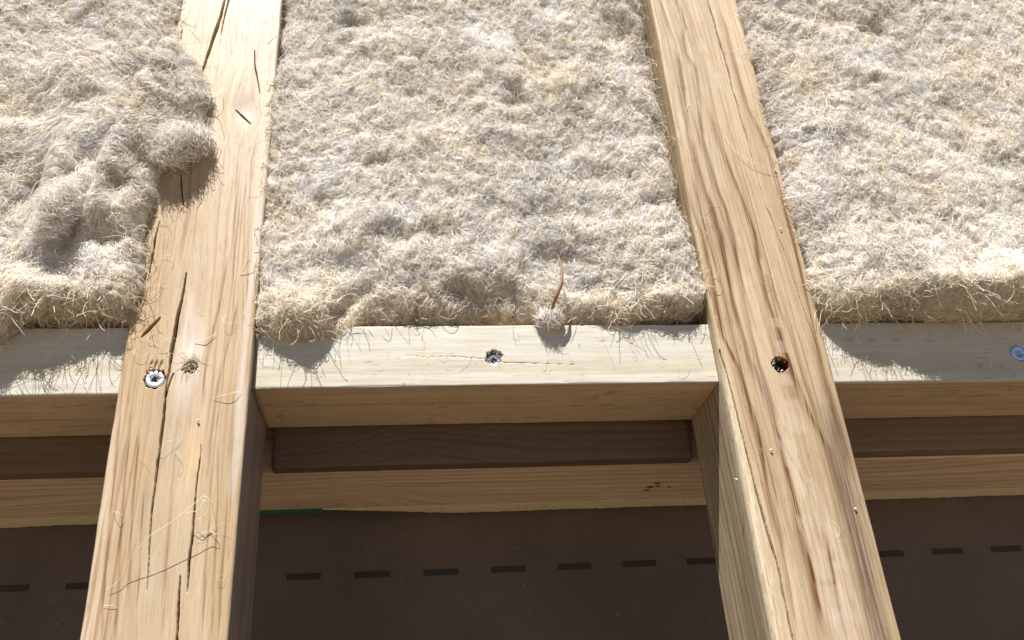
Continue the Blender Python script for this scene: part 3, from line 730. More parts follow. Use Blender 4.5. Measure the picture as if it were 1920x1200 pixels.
# ragged chips round the holes
def splinters(name, parent, cx, cz, y, n, L, seed, spread=0.005, mat=None, ang=None):
    r_ = np.random.default_rng(seed); parts = []
    for k in range(n):
        th = r_.uniform(0, 2 * np.pi) if ang is None else ang + r_.normal(0, 0.5)
        p0 = np.array([cx + spread * np.cos(th) * r_.uniform(.5, 1), y + 0.001, cz + spread * np.sin(th) * r_.uniform(.5, 1)])
        d = np.array([r_.normal(0, 0.6), -r_.uniform(0.2, 0.8), r_.normal(0, 0.8)]); d /= np.linalg.norm(d); l = L * r_.uniform(0.4, 1.1)
        q = np.linspace(0, 1, 5)[:, None]; bend = r_.normal(0, 0.25, 3)
        parts.append(tube(p0 + d * l * q + bend * l * q ** 2, np.array([1, .9, .7, .5, .15]) * r_.uniform(0.0001, 0.00032), 4))
    v, f = join(parts)
    o = link(name, mesh_from(name, v, f), parent, mat or M_chip); tag(o, kind='stuff'); return o
splinters('splinter_tuft', stud_l, L_torn[0], L_torn[1], 0.0008, 46, 0.0065, 11, 0.0048)
splinters('splinter_tuft', stud_l, L_torn[0] - 0.0005, L_torn[1] + 0.005, 0.0, 14, 0.012, 17, 0.003)
splinters('splinter_tuft', stud_l, L_screw[0], L_screw[1] + 0.004, 0.0, 16, 0.005, 12, 0.006)
splinters('splinter_tuft', nog_c, C_screw[0], C_screw[1], NY, 20, 0.003, 13, 0.006)
splinters('splinter_tuft', stud_r, R_hole[0], R_hole[1], 0.0, 12, 0.0022, 14, 0.0063)
splinters('splinter_tuft', nog_r, RR_screw[0], RR_screw[1], NY, 10, 0.004, 15, 0.007)

# ================================================================== wool insulation
def fibres(name, P, radius, tint, parent, mat=M_fibre):
    n, k, _ = P.shape
    cu = bpy.data.hair_curves.new(name); cu.add_curves([k] * n)
    cu.attributes['position'].data.foreach_set('vector', np.asarray(P, np.float32).ravel()) if 'position' in cu.attributes else cu.points.foreach_set('position', P.ravel())
    ra = cu.attributes.get('radius') or cu.attributes.new('radius', 'FLOAT', 'POINT')
    prof = np.ones(k); prof[-1] = 0.35
    ra.data.foreach_set('value', (np.asarray(radius)[:, None] * prof).astype(np.float32).ravel())
    ca = cu.attributes.new('tint', 'FLOAT_COLOR', 'CURVE')
    c = np.ones((n, 4), np.float32); c[:, :3] = np.clip(tint, 0, 1); ca.data.foreach_set('color', c.ravel())
    o = link(name, cu, parent, mat); tag(o, kind='stuff')
    return o

PAL = np.array([(0.93, 0.91, 0.875), (0.66, 0.585, 0.50), (0.79, 0.775, 0.785), (0.31, 0.25, 0.205), (0.95, 0.96, 0.99), (0.91, 0.82, 0.68)])
def wool_tint(x, z, n, r_, seed):
    warm = fbm(x * 14, z * 14, 3, seed + 1); grey = fbm(x * 20 + 9, z * 20, 3, seed + 2); white = fbm(x * 38, z * 38, 2, seed + 3)
    wgt = np.stack([np.full(n, 1.6), 0.7 + 0.9 * sstep(-.2, .6, warm), 1.1 + 1.0 * sstep(-.1, .5, grey), 0.42 + 0.5 * sstep(0, .6, -white), 0.35 + 9 * sstep(.42, .62, white), 0.7 + 0.9 * sstep(0, .6, warm)], 1)
    cs = np.cumsum(wgt, 1); cs /= cs[:, -1:]
    k = (r_.random(n)[:, None] > cs).sum(1).clip(0, 5)
    grime = 1 - 0.22 * sstep(0.05, 0.55, fbm(x * 34 + 4, z * 34, 3, seed + 22))      # dingier patches of the recycled fibre
    straw = 0.8 * sstep(0.085, 0.050, z) + 0.25 * sstep(0.1, 0.5, warm)
    return PAL[k] * (1 - straw[:, None] * np.array([0.02, 0.09, 0.24])) * grime[:, None] * (1 + 0.07 * r_.normal(size=(n, 1)))

def bilerp(G, u, v):
    n, m = G.shape[:2]
    u = np.clip(u, 0, n - 1.001); v = np.clip(v, 0, m - 1.001)
    i = u.astype(int); j = v.astype(int); fu = (u - i)[..., None]; fv = (v - j)[..., None]
    return (G[i, j] * (1 - fu) + G[i + 1, j] * fu) * (1 - fv) + (G[i, j + 1] * (1 - fu) + G[i + 1, j + 1] * fu) * fv

def batt(label, xl, xr, zb, feats, seed, nf, zt=0.56, base=0.0, edge_l=0.012, edge_r=0.012, side_depth_l=None, side_depth_r=None, hang=1200, hang_len=0.02, hang_x=None, extra=None):
    """a wool batt: front surface with rolled-under lower edge.  xl(z), xr(z), zb(x) -> outlines,
    feats: (x, z, rx, rz, rot, out)  bumps of the front face in metres."""
    r_ = np.random.default_rng(seed)
    zg = np.concatenate([np.arange(0.0, 0.40, 0.0016), np.arange(0.40, zt, 0.004)])     # height above the lower edge
    Rr = 0.016                                          # radius of the rolled lower edge
    arc = np.linspace(-np.pi / 2, 0, 16)
    under = np.linspace(0.085, 0.0, 26)                 # how far back under the batt
    nu = int((0.33) / 0.0016)
    uu = np.linspace(0, 1, nu)[:, None]
    nv = len(under) + len(arc) + len(zg) - 1
    kz = np.concatenate([np.zeros(len(under)), (Rr * (1 + np.sin(arc))), Rr + zg[1:]])      # z above lower edge
    ky = np.concatenate([under + Rr, Rr * (1 - np.cos(arc)), np.zeros(len(zg) - 1)])        # y behind the front
    zz0 = kz[None, :] + 0.05
    X = xl(zz0) + uu * (xr(zz0) - xl(zz0))
    Zc = zb(X) + kz[None, :]
    X = xl(Zc) + uu * (xr(Zc) - xl(Zc)); Zc = zb(X) + kz[None, :]
    yf = base + np.zeros_like(X)
    for (fx, fz, rx, rz, rot, out) in feats:
        e = ell(X, Zc, fx, fz, rx, rz, rot)
        yf = yf - out * np.exp(-e ** 2)
    if extra is not None: yf = yf - extra(X, Zc)
    wf = np.concatenate([np.linspace(0.1, 0.6, len(under)), np.linspace(0.6, 1, len(arc)), np.ones(len(zg) - 1)])[None, :]
    big = fbm(X * 16, Zc * 16, 2, seed + 5) * 0.0045
    yf = yf - big
    Y = yf + ky[None, :]
    # sides fall back against the studs
    for d, ed, dep in ((X - xl(Zc), edge_l, side_depth_l), (xr(Zc) - X, edge_r, side_depth_r)):
        q = np.clip(1 - d / ed, 0, 1); drop = 1 - np.sqrt(np.clip(1 - q * q, 0, 1))
        back = (dep(X, Zc) if dep is not None else 0.012) - yf
        Y = Y + drop * np.maximum(back, 0.0)
    P = np.stack([X, Y, Zc], -1)
    def normals(P):
        du = np.gradient(P, axis=0); dv = np.gradient(P, axis=1)
        N = np.cross(dv, du); N /= np.linalg.norm(N, axis=-1, keepdims=True) + 1e-12
        return N
    N = normals(P)
    if N[nu // 2, -40, 1] > 0: N = -N
    arcv = np.cumsum(np.concatenate([[0], np.hypot(np.diff(kz), np.diff(ky))]))[None, :] * np.ones_like(X)
    warpx = 0.012 * noise(X * 30, arcv * 30, seed + 14); warpv = 0.012 * noise(X * 30 + 9, arcv * 30, seed + 15)
    clump = (0.0026 * fbm((X + warpx) * 34, (arcv + warpv) * 42, 3, seed + 6) + 0.0020 * fbm((X + warpx) * 110, (arcv + warpv) * 110, 2, seed + 7)
             + 0.0020 * fbm((X + warpx) * 260, (arcv + warpv) * 280, 2, seed + 8) + 0.0008 * noise(X * 600, arcv * 600, seed + 9))
    P = P + N * (clump * wf)[..., None]
    N = normals(P)
    if N[nu // 2, -40, 1] > 0: N = -N
    root = empty('wool_batt', (0, 0, 0)); tag(root, label, 'insulation', 'hemp and wool insulation batts')
    # closed body: front skin + back skin
    Pb = P.copy(); Pb[:, :, 1] = np.maximum(Pb[:, :, 1] + 0.03, 0.10); 
    me = mesh_from('batt_body', P.reshape(-1, 3), grid_faces(nu, nv), True)
    xf, zf = X.ravel(), Zc.ravel()
    warm = fbm(xf * 14, zf * 14, 3, seed + 1)
    cb = mixc(np.tile(np.array([0.52, 0.455, 0.39]), (len(xf), 1)), 0.35 + 0.9 * fbm(xf * 110, zf * 110, 3, seed + 12), (0.90, 0.875, 0.85))
    cb = cb * (1 - 0.38 * sstep(0.05, 0.55, fbm(xf * 34 + 4, zf * 34, 3, seed + 22)))[:, None]
    cb = cb * (1 + 0.14 * fbm(xf * 500, zf * 500, 2, seed + 13))[:, None]
    set_color(me, 'tint', cb)
    link('batt_body', me, root, M_felt)
    # felted fibres: random walks over the skin
    K = 8
    def walk(n, seg, lift, curl, g=1, sink=0.0006):
        L_ = n // g; n = L_ * g; li = np.repeat(np.arange(L_), g)      # fibres come in small locks that share their lie
        jj = r_.random(L_)
        tot = np.concatenate([[0], np.cumsum(np.hypot(np.diff(kz), np.diff(ky)) * np.where(kz[1:] > 0.36, 0.4, np.where(np.arange(1, nv) < len(under), 0.6, 1.0)))]); tot /= tot[-1]
        spr = 0.75 if g > 1 else 0.0
        u = (r_.random(L_) * (nu - 1))[li] + spr * r_.normal(0, 1, n)
        v = np.interp(jj, tot, np.arange(nv))[li] + spr * r_.normal(0, 1, n)
        th = (r_.random(L_) * 2 * np.pi)[li] + (0.30 * r_.normal(0, 1, n) if g > 1 else 0)
        ku = (r_.normal(0, curl, L_) * np.exp(r_.normal(0, 0.7, L_)))[li] + 0.10 * r_.normal(0, 1, n)
        sl = seg * (np.exp(r_.normal(-0.1, 0.45, L_)))[li] * r_.uniform(0.6, 1.2, n)
        out = np.zeros((n, K, 3)); lf = lift * (r_.random(L_) ** 1.6)[li] * r_.uniform(0.4, 1.2, n); ph = r_.uniform(0.5, 1.2, n)
        p = bilerp(P, u, v); x0, z0 = p[:, 0].copy(), p[:, 2].copy()
        du = 0.0016 * np.ones(n)
        for k in range(K):
            q = k / (K - 1)
            pos = bilerp(P, u, v); nn = bilerp(N, u, v)
            off = -sink + (lf + sink * 1.5) * np.sin(np.pi * np.minimum(1, q * ph)) ** 0.8
            out[:, k] = pos + nn * off[:, None]
            th = th + ku + r_.normal(0, 0.28, n)
            j = np.clip(v.astype(int), 0, nv - 2)
            dv = np.hypot(kz[j + 1] - kz[j], ky[j + 1] - ky[j])
            u = u + sl * np.cos(th) / du; v = v + sl * np.sin(th) / np.maximum(dv, 0.0007)
        return out, x0, z0, li
    A, xa, za, la_ = walk(int(nf * 0.70), 0.0017, 0.0020, 0.24, 7)
    B, xb, zb_, lb_ = walk(int(nf * 0.23), 0.0021, 0.0050, 0.26, 2)
    C, xc, zc, _ = walk(int(nf * 0.07), 0.0027, 0.0042, 0.08)
    def lock_tint(x, z, li):
        t1 = wool_tint(x, z, len(x), r_, seed); first = np.searchsorted(li, np.arange(li[-1] + 1))
        return np.where(r_.random((len(x), 1)) < 0.75, t1[first][li], t1) * (1 + 0.05 * r_.normal(size=(len(x), 1)))
    ta = lock_tint(xa, za, la_); tb = lock_tint(xb, zb_, lb_)
    tc = np.array([(0.88, 0.82, 0.66), (0.76, 0.66, 0.47), (0.92, 0.90, 0.84)])[r_.integers(0, 3, len(xc))]
    fibres('matted_fibres', np.concatenate([A, B, C]), np.concatenate([r_.uniform(0.00004, 0.00009, len(xa)), r_.uniform(0.00006, 0.00013, len(xb)), r_.uniform(0.00010, 0.00026, len(xc)) * 0.9]),
           np.concatenate([ta, tb, tc]), root)
    # hemp shives: short stiff slivers caught in the felt
    D_, xd, zd, _ = walk(130, 0.0008, 0.0030, 0.02)
    td = np.array([(0.86, 0.78, 0.58), (0.93, 0.90, 0.82), (0.42, 0.28, 0.16), (0.74, 0.60, 0.38)])[r_.integers(0, 4, len(xd))]
    fibres('hemp_shives', D_, r_.uniform(0.00025, 0.0007, len(xd)), td, root)
    # loose curls standing off the lower edge
    n = hang; K2 = 12
    x = r_.random(n) * nu if hang_x is None else np.interp(hang_x(r_, n), P[:, len(under) + 8, 0], np.arange(nu))
    v = len(under) - 8 + 22 * r_.random(n)
    pos = bilerp(P, np.clip(x, 2, nu - 3), v); nn = bilerp(N, np.clip(x, 2, nu - 3), v)
    ns = 420                    # frayed ends along the two side edges as well
    us = np.where(r_.random(ns) < 0.5, r_.uniform(2, 6, ns), r_.uniform(nu - 7, nu - 3, ns)); vs = r_.uniform(len(under) + 10, len(under) + 215, ns)
    pos = np.concatenate([pos, bilerp(P, us, vs)]); nn = np.concatenate([nn, bilerp(N, us, vs)]); n = n + ns
    D = nn + r_.normal(0, 0.55, (n, 3)); D[:, 2] -= 0.25; D /= np.linalg.norm(D, axis=1)[:, None]
    W = r_.normal(0, 1, (n, 3)); W /= np.linalg.norm(W, axis=1)[:, None]
    seg = hang_len / K2 * r_.uniform(0.25, 1.25, n) ** 1.3; kk = r_.normal(0, 0.42, n)
    out = np.zeros((n, K2, 3)); q = pos - nn * 0.0015
    for k in range(K2):
        out[:, k] = q; q = q + D * seg[:, None]
        D = D + np.cross(W, D) * kk[:, None] + r_.normal(0, 0.12, (n, 3)); D[:, 2] -= 0.05
        D /= np.linalg.norm(D, axis=1)[:, None]
    tt = np.array([(0.86, 0.76, 0.58), (0.74, 0.60, 0.40), (0.60, 0.48, 0.34), (0.90, 0.86, 0.78)])[r_.integers(0, 4, n)]
    fibres('hanging_fibres', out, r_.uniform(0.00008, 0.00018, n), tt, root)
    return root

# F(x_px...) positions were measured on the stud plane; metres
feats_c = [
    (0.0288, 0.0513, 0.0300, 0.0200, 0.00, 0.0130),
    (0.0159, 0.0899, 0.0180, 0.0300, 0.00, 0.0030),
    (0.0574, 0.0575, 0.0050, 0.0120, -0.50, -0.0120),
    (0.0718, 0.0703, 0.0060, 0.0220, -0.90, -0.0060),
    (0.0794, 0.0468, 0.0260, 0.0140, 0.00, -0.0120),
    (0.1160, 0.0466, 0.0400, 0.0130, 0.00, -0.0120),
    (0.1719, 0.0463, 0.0400, 0.0130, 0.00, -0.0120),
    (0.2212, 0.0451, 0.0260, 0.0130, 0.00, -0.0110),
    (0.1397, 0.0902, 0.0450, 0.0160, 0.00, 0.0045),
    (0.1580, 0.0688, 0.0260, 0.0080, 0.00, -0.0045),
    (0.1315, 0.0702, 0.0140, 0.0070, 0.00, -0.0050),
    (0.2280, 0.0745, 0.0240, 0.0100, 0.00, -0.0070),
    (0.2186, 0.0997, 0.0200, 0.0080, 0.30, -0.0050),
    (0.2447, 0.1187, 0.0300, 0.0140, 0.00, 0.0040),
    (0.2962, 0.1047, 0.0260, 0.0300, 0.00, 0.0090),
    (0.2683, 0.0501, 0.0220, 0.0090, 0.30, 0.0060),
    (0.3100, 0.0632, 0.0220, 0.0120, 0.00, 0.0090),
    (0.2948, 0.1529, 0.0160, 0.0060, 0.30, -0.0080),
    (0.0978, 0.1153, 0.0160, 0.0090, 0.00, -0.0060),
    (0.0565, 0.0900, 0.0140, 0.0100, 0.50, -0.0040),
    (0.1251, 0.1225, 0.0220, 0.0080, 0.00, -0.0050),
    (0.0785, 0.1268, 0.0300, 0.0140, 0.00, 0.0040),
    (0.0471, 0.1455, 0.0140, 0.0100, 0.00, -0.0040),
    (0.1588, 0.1721, 0.0340, 0.0200, 0.00, 0.0040),
    (0.2030, 0.2098, 0.0140, 0.0100, 0.00, 0.0030),
    (0.0561, 0.3333, 0.0070, 0.0050, -0.50, -0.0100),
    (0.0763, 0.3085, 0.0240, 0.0120, 0.00, 0.0040),
    (0.1533, 0.3574, 0.0030, 0.0120, 0.00, -0.0090),
    (0.2897, 0.3340, 0.0200, 0.0200, 0.00, -0.0120),
    (0.3042, 0.3000, 0.0120, 0.0200, 0.00, -0.0120),
    (0.2804, 0.3563, 0.0080, 0.0070, 0.00, -0.0080),
    (0.2527, 0.2737, 0.0260, 0.0200, 0.00, 0.0050),
    (0.1892, 0.2483, 0.0080, 0.0040, 0.00, -0.0070),
    (0.1898, 0.2714, 0.0090, 0.0090, 0.00, 0.0050),
    (0.1109, 0.2570, 0.0100, 0.0050, 0.00, -0.0040),
    (0.0202, 0.2211, 0.0160, 0.0200, 0.00, 0.0040),
    (0.2098, 0.1378, 0.0260, 0.0080, 0.20, -0.0040),
    (0.2635, 0.1740, 0.0260, 0.0100, 0.00, -0.0030),
    (0.1313, 0.2134, 0.0280, 0.0140, 0.30, 0.0040),
    (0.0346, 0.2657, 0.0260, 0.0060, 0.40, -0.0030),
    (0.0778, 0.1859, 0.0260, 0.0060, 0.20, -0.0030),
    (0.2860, 0.0633, 0.0120, 0.0050, 0.00, 0.0040),
    (-0.0130, 0.2363, 0.0100, 0.0300, 0.00, -0.0020),
]
zl_c = lambda x: np.interp(x, [-0.01, 0.0, 0.03, 0.055, 0.07, 0.1, 0.18, 0.225, 0.25, 0.275, 0.3, 0.325], [0.037, 0.037, 0.036, 0.039, 0.043, 0.043, 0.043, 0.043, 0.047, 0.053, 0.057, 0.062])
batt('cream wool batt between the two studs, lumpy, with its ragged lower edge on the nogging',
     lambda z: np.interp(z, [0.03, 0.09, 0.24, 0.30, 0.40], [0.001, -0.003, -0.004, 0.002, 0.004]) + 0.002 * noise(z * 60, 0.3, 5),
     lambda z: RX0 - 0.0015 + 0.0006 * noise(z * 60, 0.7, 6) + 0.006 * sstep(0.11, 0.06, z) - 0.002,
     zl_c, feats_c, 1100, 240000, base=0.003, edge_l=0.016, edge_r=0.022,
     side_depth_l=lambda x, z: np.interp(z, [0.04, 0.10, 0.25, 0.33], [0.004, -0.001, 0.001, 0.012]),
     side_depth_r=lambda x, z: np.interp(z, [0.04, 0.07, 0.12, 0.16, 0.3, 0.36], [0.006, 0.004, 0.010, 0.030, 0.034, 0.040]), hang=850)
feats_r = [
    (0.4930, 0.0637, 0.0460, 0.0170, 0.00, 0.0090),
    (0.5637, 0.0663, 0.0600, 0.0180, 0.00, 0.0120),
    (0.6447, 0.0671, 0.0600, 0.0180, 0.00, 0.0120),
    (0.4396, 0.3183, 0.0140, 0.0100, 0.00, -0.0060),
    (0.4847, 0.3400, 0.0160, 0.0100, 0.30, -0.0050),
    (0.5224, 0.3285, 0.0260, 0.0080, -0.30, -0.0040),
    (0.4341, 0.2503, 0.0140, 0.0140, 0.00, -0.0040),
    (0.5208, 0.2179, 0.0400, 0.0080, -0.40, -0.0030),
    (0.4984, 0.2766, 0.0300, 0.0100, -0.40, 0.0040),
    (0.4306, 0.1202, 0.0220, 0.0120, 0.00, -0.0030),
    (0.4621, 0.0911, 0.0500, 0.0140, 0.00, 0.0040),
    (0.5469, 0.0816, 0.0400, 0.0140, 0.00, 0.0030),
    (0.5523, 0.1959, 0.0120, 0.0160, 0.40, -0.0040),
    (0.5804, 0.1798, 0.0200, 0.0080, 0.00, -0.0050),
    (0.4985, 0.1411, 0.0400, 0.0120, -0.20, 0.0030),
    (0.5973, 0.2739, 0.0300, 0.0180, 0.00, 0.0030),
    (0.4971, 0.0627, 0.0600, 0.0080, 0.00, 0.0020),
    (0.4487, 0.1937, 0.0160, 0.0100, 0.00, -0.0040),
]
batt('cream wool batt right of the striped stud, fairly even, overhanging the shaded nogging',
     lambda z: RX1 + 0.0005 + 0.0008 * noise(z * 60, 0.3, 7), lambda z: 0.735 + 0 * z,
     lambda x: np.interp(x, [0.40, 0.42, 0.46, 0.52, 0.60, 0.75], [0.051, 0.050, 0.052, 0.050, 0.053, 0.05]) + 0.0015 * noise(x * 50, 0.2, 4),
     feats_r, 1200, 240000, base=-0.014, edge_l=0.040, side_depth_l=lambda x, z: 0.004 + 0 * z, hang=1500, hang_len=0.020)
feats_l = [
    (-0.0692, 0.2563, 0.0220, 0.0160, 0.00, 0.0025),
    (-0.0819, 0.2287, 0.0160, 0.0220, -0.50, 0.0025),
    (-0.0949, 0.1998, 0.0140, 0.0240, -0.50, 0.0025),
    (-0.1055, 0.1673, 0.0140, 0.0280, -0.40, 0.0025),
    (-0.1117, 0.1295, 0.0130, 0.0240, -0.30, 0.0025),
    (-0.1422, 0.1407, 0.0070, 0.0200, -0.20, 0.0050),
    (-0.1581, 0.1592, 0.0060, 0.0180, -0.10, -0.0140),
    (-0.1253, 0.1248, 0.0050, 0.0220, -0.30, -0.0120),
    (-0.1357, 0.1667, 0.0060, 0.0220, -0.50, -0.0080),
    (-0.0981, 0.1483, 0.0090, 0.0160, -0.50, -0.0080),
    (-0.1051, 0.1093, 0.0120, 0.0100, 0.00, -0.0090),
    (-0.0925, 0.1206, 0.0160, 0.0120, -0.40, 0.0030),
    (-0.1057, 0.0896, 0.0260, 0.0140, -0.40, 0.0060),
    (-0.1461, 0.0644, 0.0340, 0.0140, -0.20, 0.0110),
    (-0.1156, 0.0643, 0.0300, 0.0120, 0.00, 0.0040),
    (-0.0908, 0.0705, 0.0160, 0.0140, 0.00, 0.0060),
    (-0.1357, 0.1025, 0.0160, 0.0090, 0.00, -0.0070),
    (-0.1685, 0.1289, 0.0200, 0.0160, 0.00, -0.0030),
    (-0.1823, 0.2205, 0.0300, 0.0100, 0.00, -0.0030),
    (-0.1585, 0.2585, 0.0300, 0.0200, 0.00, 0.0027),
    (-0.1429, 0.3103, 0.0300, 0.0140, 0.00, -0.0030),
    (-0.1057, 0.2605, 0.0100, 0.0140, -0.50, -0.0060),
    (-0.1589, 0.0442, 0.0180, 0.0100, 0.00, 0.0100),
    (-0.0899, 0.3128, 0.0120, 0.0200, 0.00, -0.0060),
    (-0.0890, 0.1774, 0.0080, 0.0080, 0.00, -0.0050),
    (-0.1541, 0.0895, 0.0200, 0.0060, 0.00, -0.0040),
]
LXZ = ([0.0386, 0.0535, 0.0678, 0.0847, 0.1064, 0.1288, 0.1521, 0.1688, 0.1811, 0.1952, 0.2093, 0.22, 0.236, 0.2576, 0.2796, 0.2906, 0.3049, 0.3408, 0.3784], [-0.0805, -0.0801, -0.0773, -0.0778, -0.0799, -0.08, -0.0786, -0.0785, -0.0762, -0.0723, -0.0605, -0.0507, -0.0476, -0.0513, -0.062, -0.0741, -0.0786, -0.0818, -0.086])
FOLD = np.array(sorted([(-0.0817, 0.3132), (-0.0897, 0.2836), (-0.0955, 0.2553), (-0.1050, 0.2124), (-0.1140, 0.1769), (-0.1181, 0.1480), (-0.1182, 0.1204)], key=lambda q: q[1]))
def fold(x, z):      # a torn flap lying over the flat batt, its left edge standing proud
    d = x - np.interp(z, FOLD[:, 1], FOLD[:, 0]) + 0.003 * noise(z * 60, 0.4, 55) + 0.0012 * noise(z * 200, 1.4, 56)
    zone = sstep(FOLD[0, 1] - 0.004, FOLD[0, 1] + 0.02, z) * sstep(FOLD[-1, 1], FOLD[-1, 1] - 0.03, z)
    return zone * (0.0140 * sstep(-0.0015, 0.0040, d) * np.exp(-np.maximum(d, 0) / 0.035) - 0.0070 * np.exp(-((d + 0.004) / 0.006) ** 2))
batt('ragged wool batt left of the cracked stud, torn and folded over the stud face',
     lambda z: -0.42 + 0 * z, lambda z: np.interp(z, LXZ[0], LXZ[1]) + 0.0022 * noise(z * 70, 0.3, 8),
     lambda x: np.interp(x, [-0.42, -0.19, -0.17, -0.158, -0.15, -0.135, -0.1, -0.08, -0.05], [0.03, 0.03, 0.032, 0.04, 0.052, 0.054, 0.053, 0.05, 0.05]) + 0.0015 * noise(x * 50, 0.2, 4),
     feats_l, 1300, 240000, base=-0.006, edge_r=0.014,
     side_depth_r=lambda x, z: np.interp(z, [0.04, 0.13, 0.16, 0.30, 0.33], [0.006, 0.004, -0.0015, -0.0015, 0.004]), hang=1500, hang_len=0.024, extra=fold)

# torn tufts
def tuft(label, c, rad, seed, nf, rot=0.0, lf=0.0035, top=True, curl=0.4, length=0.014):
    r_ = np.random.default_rng(seed)
    n, m = 60, 90
    ph = np.linspace(0, np.pi, n)[:, None]; th = np.linspace(0, 2 * np.pi, m, endpoint=False)[None, :]
    D = np.stack([np.sin(ph) * np.cos(th), np.sin(ph) * np.sin(th) + 0 * ph, np.cos(ph) + 0 * th], -1)
    rr = 0.78 + 0.95 * fbm(D[..., 0] * 1.9 + D[..., 1] * 1.3 + 5, D[..., 2] * 2.1 - D[..., 1], 2, seed) + 0.60 * fbm(D[..., 0] * 4 + D[..., 1] * 3, D[..., 2] * 4, 3, seed + 1)
    rr = np.clip(rr, 0.35, 1.5)
    cr, sr = math.cos(rot), math.sin(rot)
    Q = D * rr[..., None] * np.array(rad)
    Q = np.stack([Q[..., 0] * cr + Q[..., 2] * sr, Q[..., 1], -Q[..., 0] * sr + Q[..., 2] * cr], -1)
    P = Q + np.array(c)
    root = empty('wool_tuft', (0, 0, 0)); tag(root, label, 'wool tuft')
    me = mesh_from('tuft_body', P.reshape(-1, 3), grid_faces(n, m, True), True)
    set_color(me, 'tint', np.tile(np.array([0.62, 0.53, 0.41]), (n * m, 1)) * (1 + 0.08 * noise(P[..., 0].ravel() * 900, P[..., 2].ravel() * 900, 3))[:, None])
    link('tuft_body', me, root, M_felt)
    K = 9
    nf = nf // 8 * 8; li = np.repeat(np.arange(nf // 8), 8)
    dd = r_.normal(0, 1, (nf // 8, 3))[li] + 0.12 * r_.normal(0, 1, (nf, 3)); dd /= np.linalg.norm(dd, axis=1)[:, None]
    vi = np.arccos(np.clip(dd[:, 2], -1, 1)) / np.pi * (n - 1); ui = (np.arctan2(dd[:, 1], dd[:, 0]) % (2 * np.pi)) / (2 * np.pi) * m
    Pw = np.concatenate([P, P[:, :1]], 1)
    pos = bilerp(Pw, vi, ui); nn = pos - np.array(c); nn /= np.linalg.norm(nn, axis=1)[:, None]
    T = r_.normal(0, 1, (nf // 8, 3))[li] + 0.35 * r_.normal(0, 1, (nf, 3)); T -= nn * (T * nn).sum(1)[:, None]; T /= np.linalg.norm(T, axis=1)[:, None]
    W = r_.normal(0, 0.35, (nf, 3)) + nn; out = np.zeros((nf, K, 3)); seg = length / K * r_.uniform(0.4, 1.5, nf); kk = r_.normal(0, curl, nf // 8)[li]
    q = pos - nn * 0.0008; Dr = T + nn * (0.10 + (lf / 0.008) * (r_.random(nf // 8) ** 2)[li])[:, None]
    for k in range(K):
        out[:, k] = q; Dr /= np.linalg.norm(Dr, axis=1)[:, None]; q = q + Dr * seg[:, None]
        rel = q - np.array(c)
        Dr = Dr + np.cross(W, Dr) * kk[:, None] - 0.10 * nn + r_.normal(0, 0.15, (nf, 3))
    tt = PAL[r_.choice(6, nf, p=[.34, .2, .12, .08, .12, .14])] * (1 + 0.06 * r_.normal(size=(nf, 1)))
    fibres('tuft_fibres', out, r_.uniform(0.00008, 0.00015, nf), tt, root)
    return root

tuft('big fluffy wool tuft hanging over the face of the cracked stud, above its own shadow', (-0.0657, -0.0080, 0.1913), (0.0165, 0.009, 0.0125), 53, 14000, -0.4, lf=0.0035, curl=0.6)
tuft('ragged wool curl above the big tuft, at the torn edge of the left wool batt', (-0.0666, -0.0040, 0.2363), (0.014, 0.005, 0.005), 32, 6000, -0.5, lf=0.003)
tuft('thin pulled wool roll in the left wool batt, above the shadowed nogging', (-0.1344, -0.0190, 0.1270), (0.0045, 0.005, 0.018), 23, 4500, 0.25, lf=0.005)
tuft('little brownish wool tuft standing out of the upper middle wool batt', (0.1898, 0.0000, 0.2714), (0.0046, 0.0055, 0.0060), 44, 2200, 0.3, lf=0.004, length=0.010)
tuft('small wool tuft resting on the top edge of the middle nogging', (0.2032, 0.0050, 0.0497), (0.0070, 0.004, 0.0030), 35, 1800, 0.0, lf=0.003, length=0.009)


# ================================================================== loose bits
def strand(name, pts, rad, mat, label=None, cat=None, parent=None, sub=6, sides=5):
    P = np.array(pts, float); t = np.arange(len(P)); tt = np.linspace(0, len(P) - 1, (len(P) - 1) * sub + 1)
    Q = np.stack([np.interp(tt, t, P[:, k]) for k in range(3)], -1)
    for _ in range(2): Q[1:-1] = (Q[:-2] + 2 * Q[1:-1] + Q[2:]) / 4
    rr = rad * (0.6 + 0.4 * np.sin(np.pi * np.linspace(0.05, 1, len(Q)))) if np.isscalar(rad) else np.interp(tt, t, rad)
    v, f = tube(Q, rr, sides)
    o = link(name, mesh_from(name, v, f, True), parent, mat)
    if label: tag(o, label, cat)
    return o
M_straw = simple_mat('rust_brown_straw', (0.27, 0.15, 0.085), 0.6, 0, 0.3, 500, 0.4)
M_thread = simple_mat('pale_fibre_thread', (0.86, 0.76, 0.55), 0.5, 0, 0.1, 500)

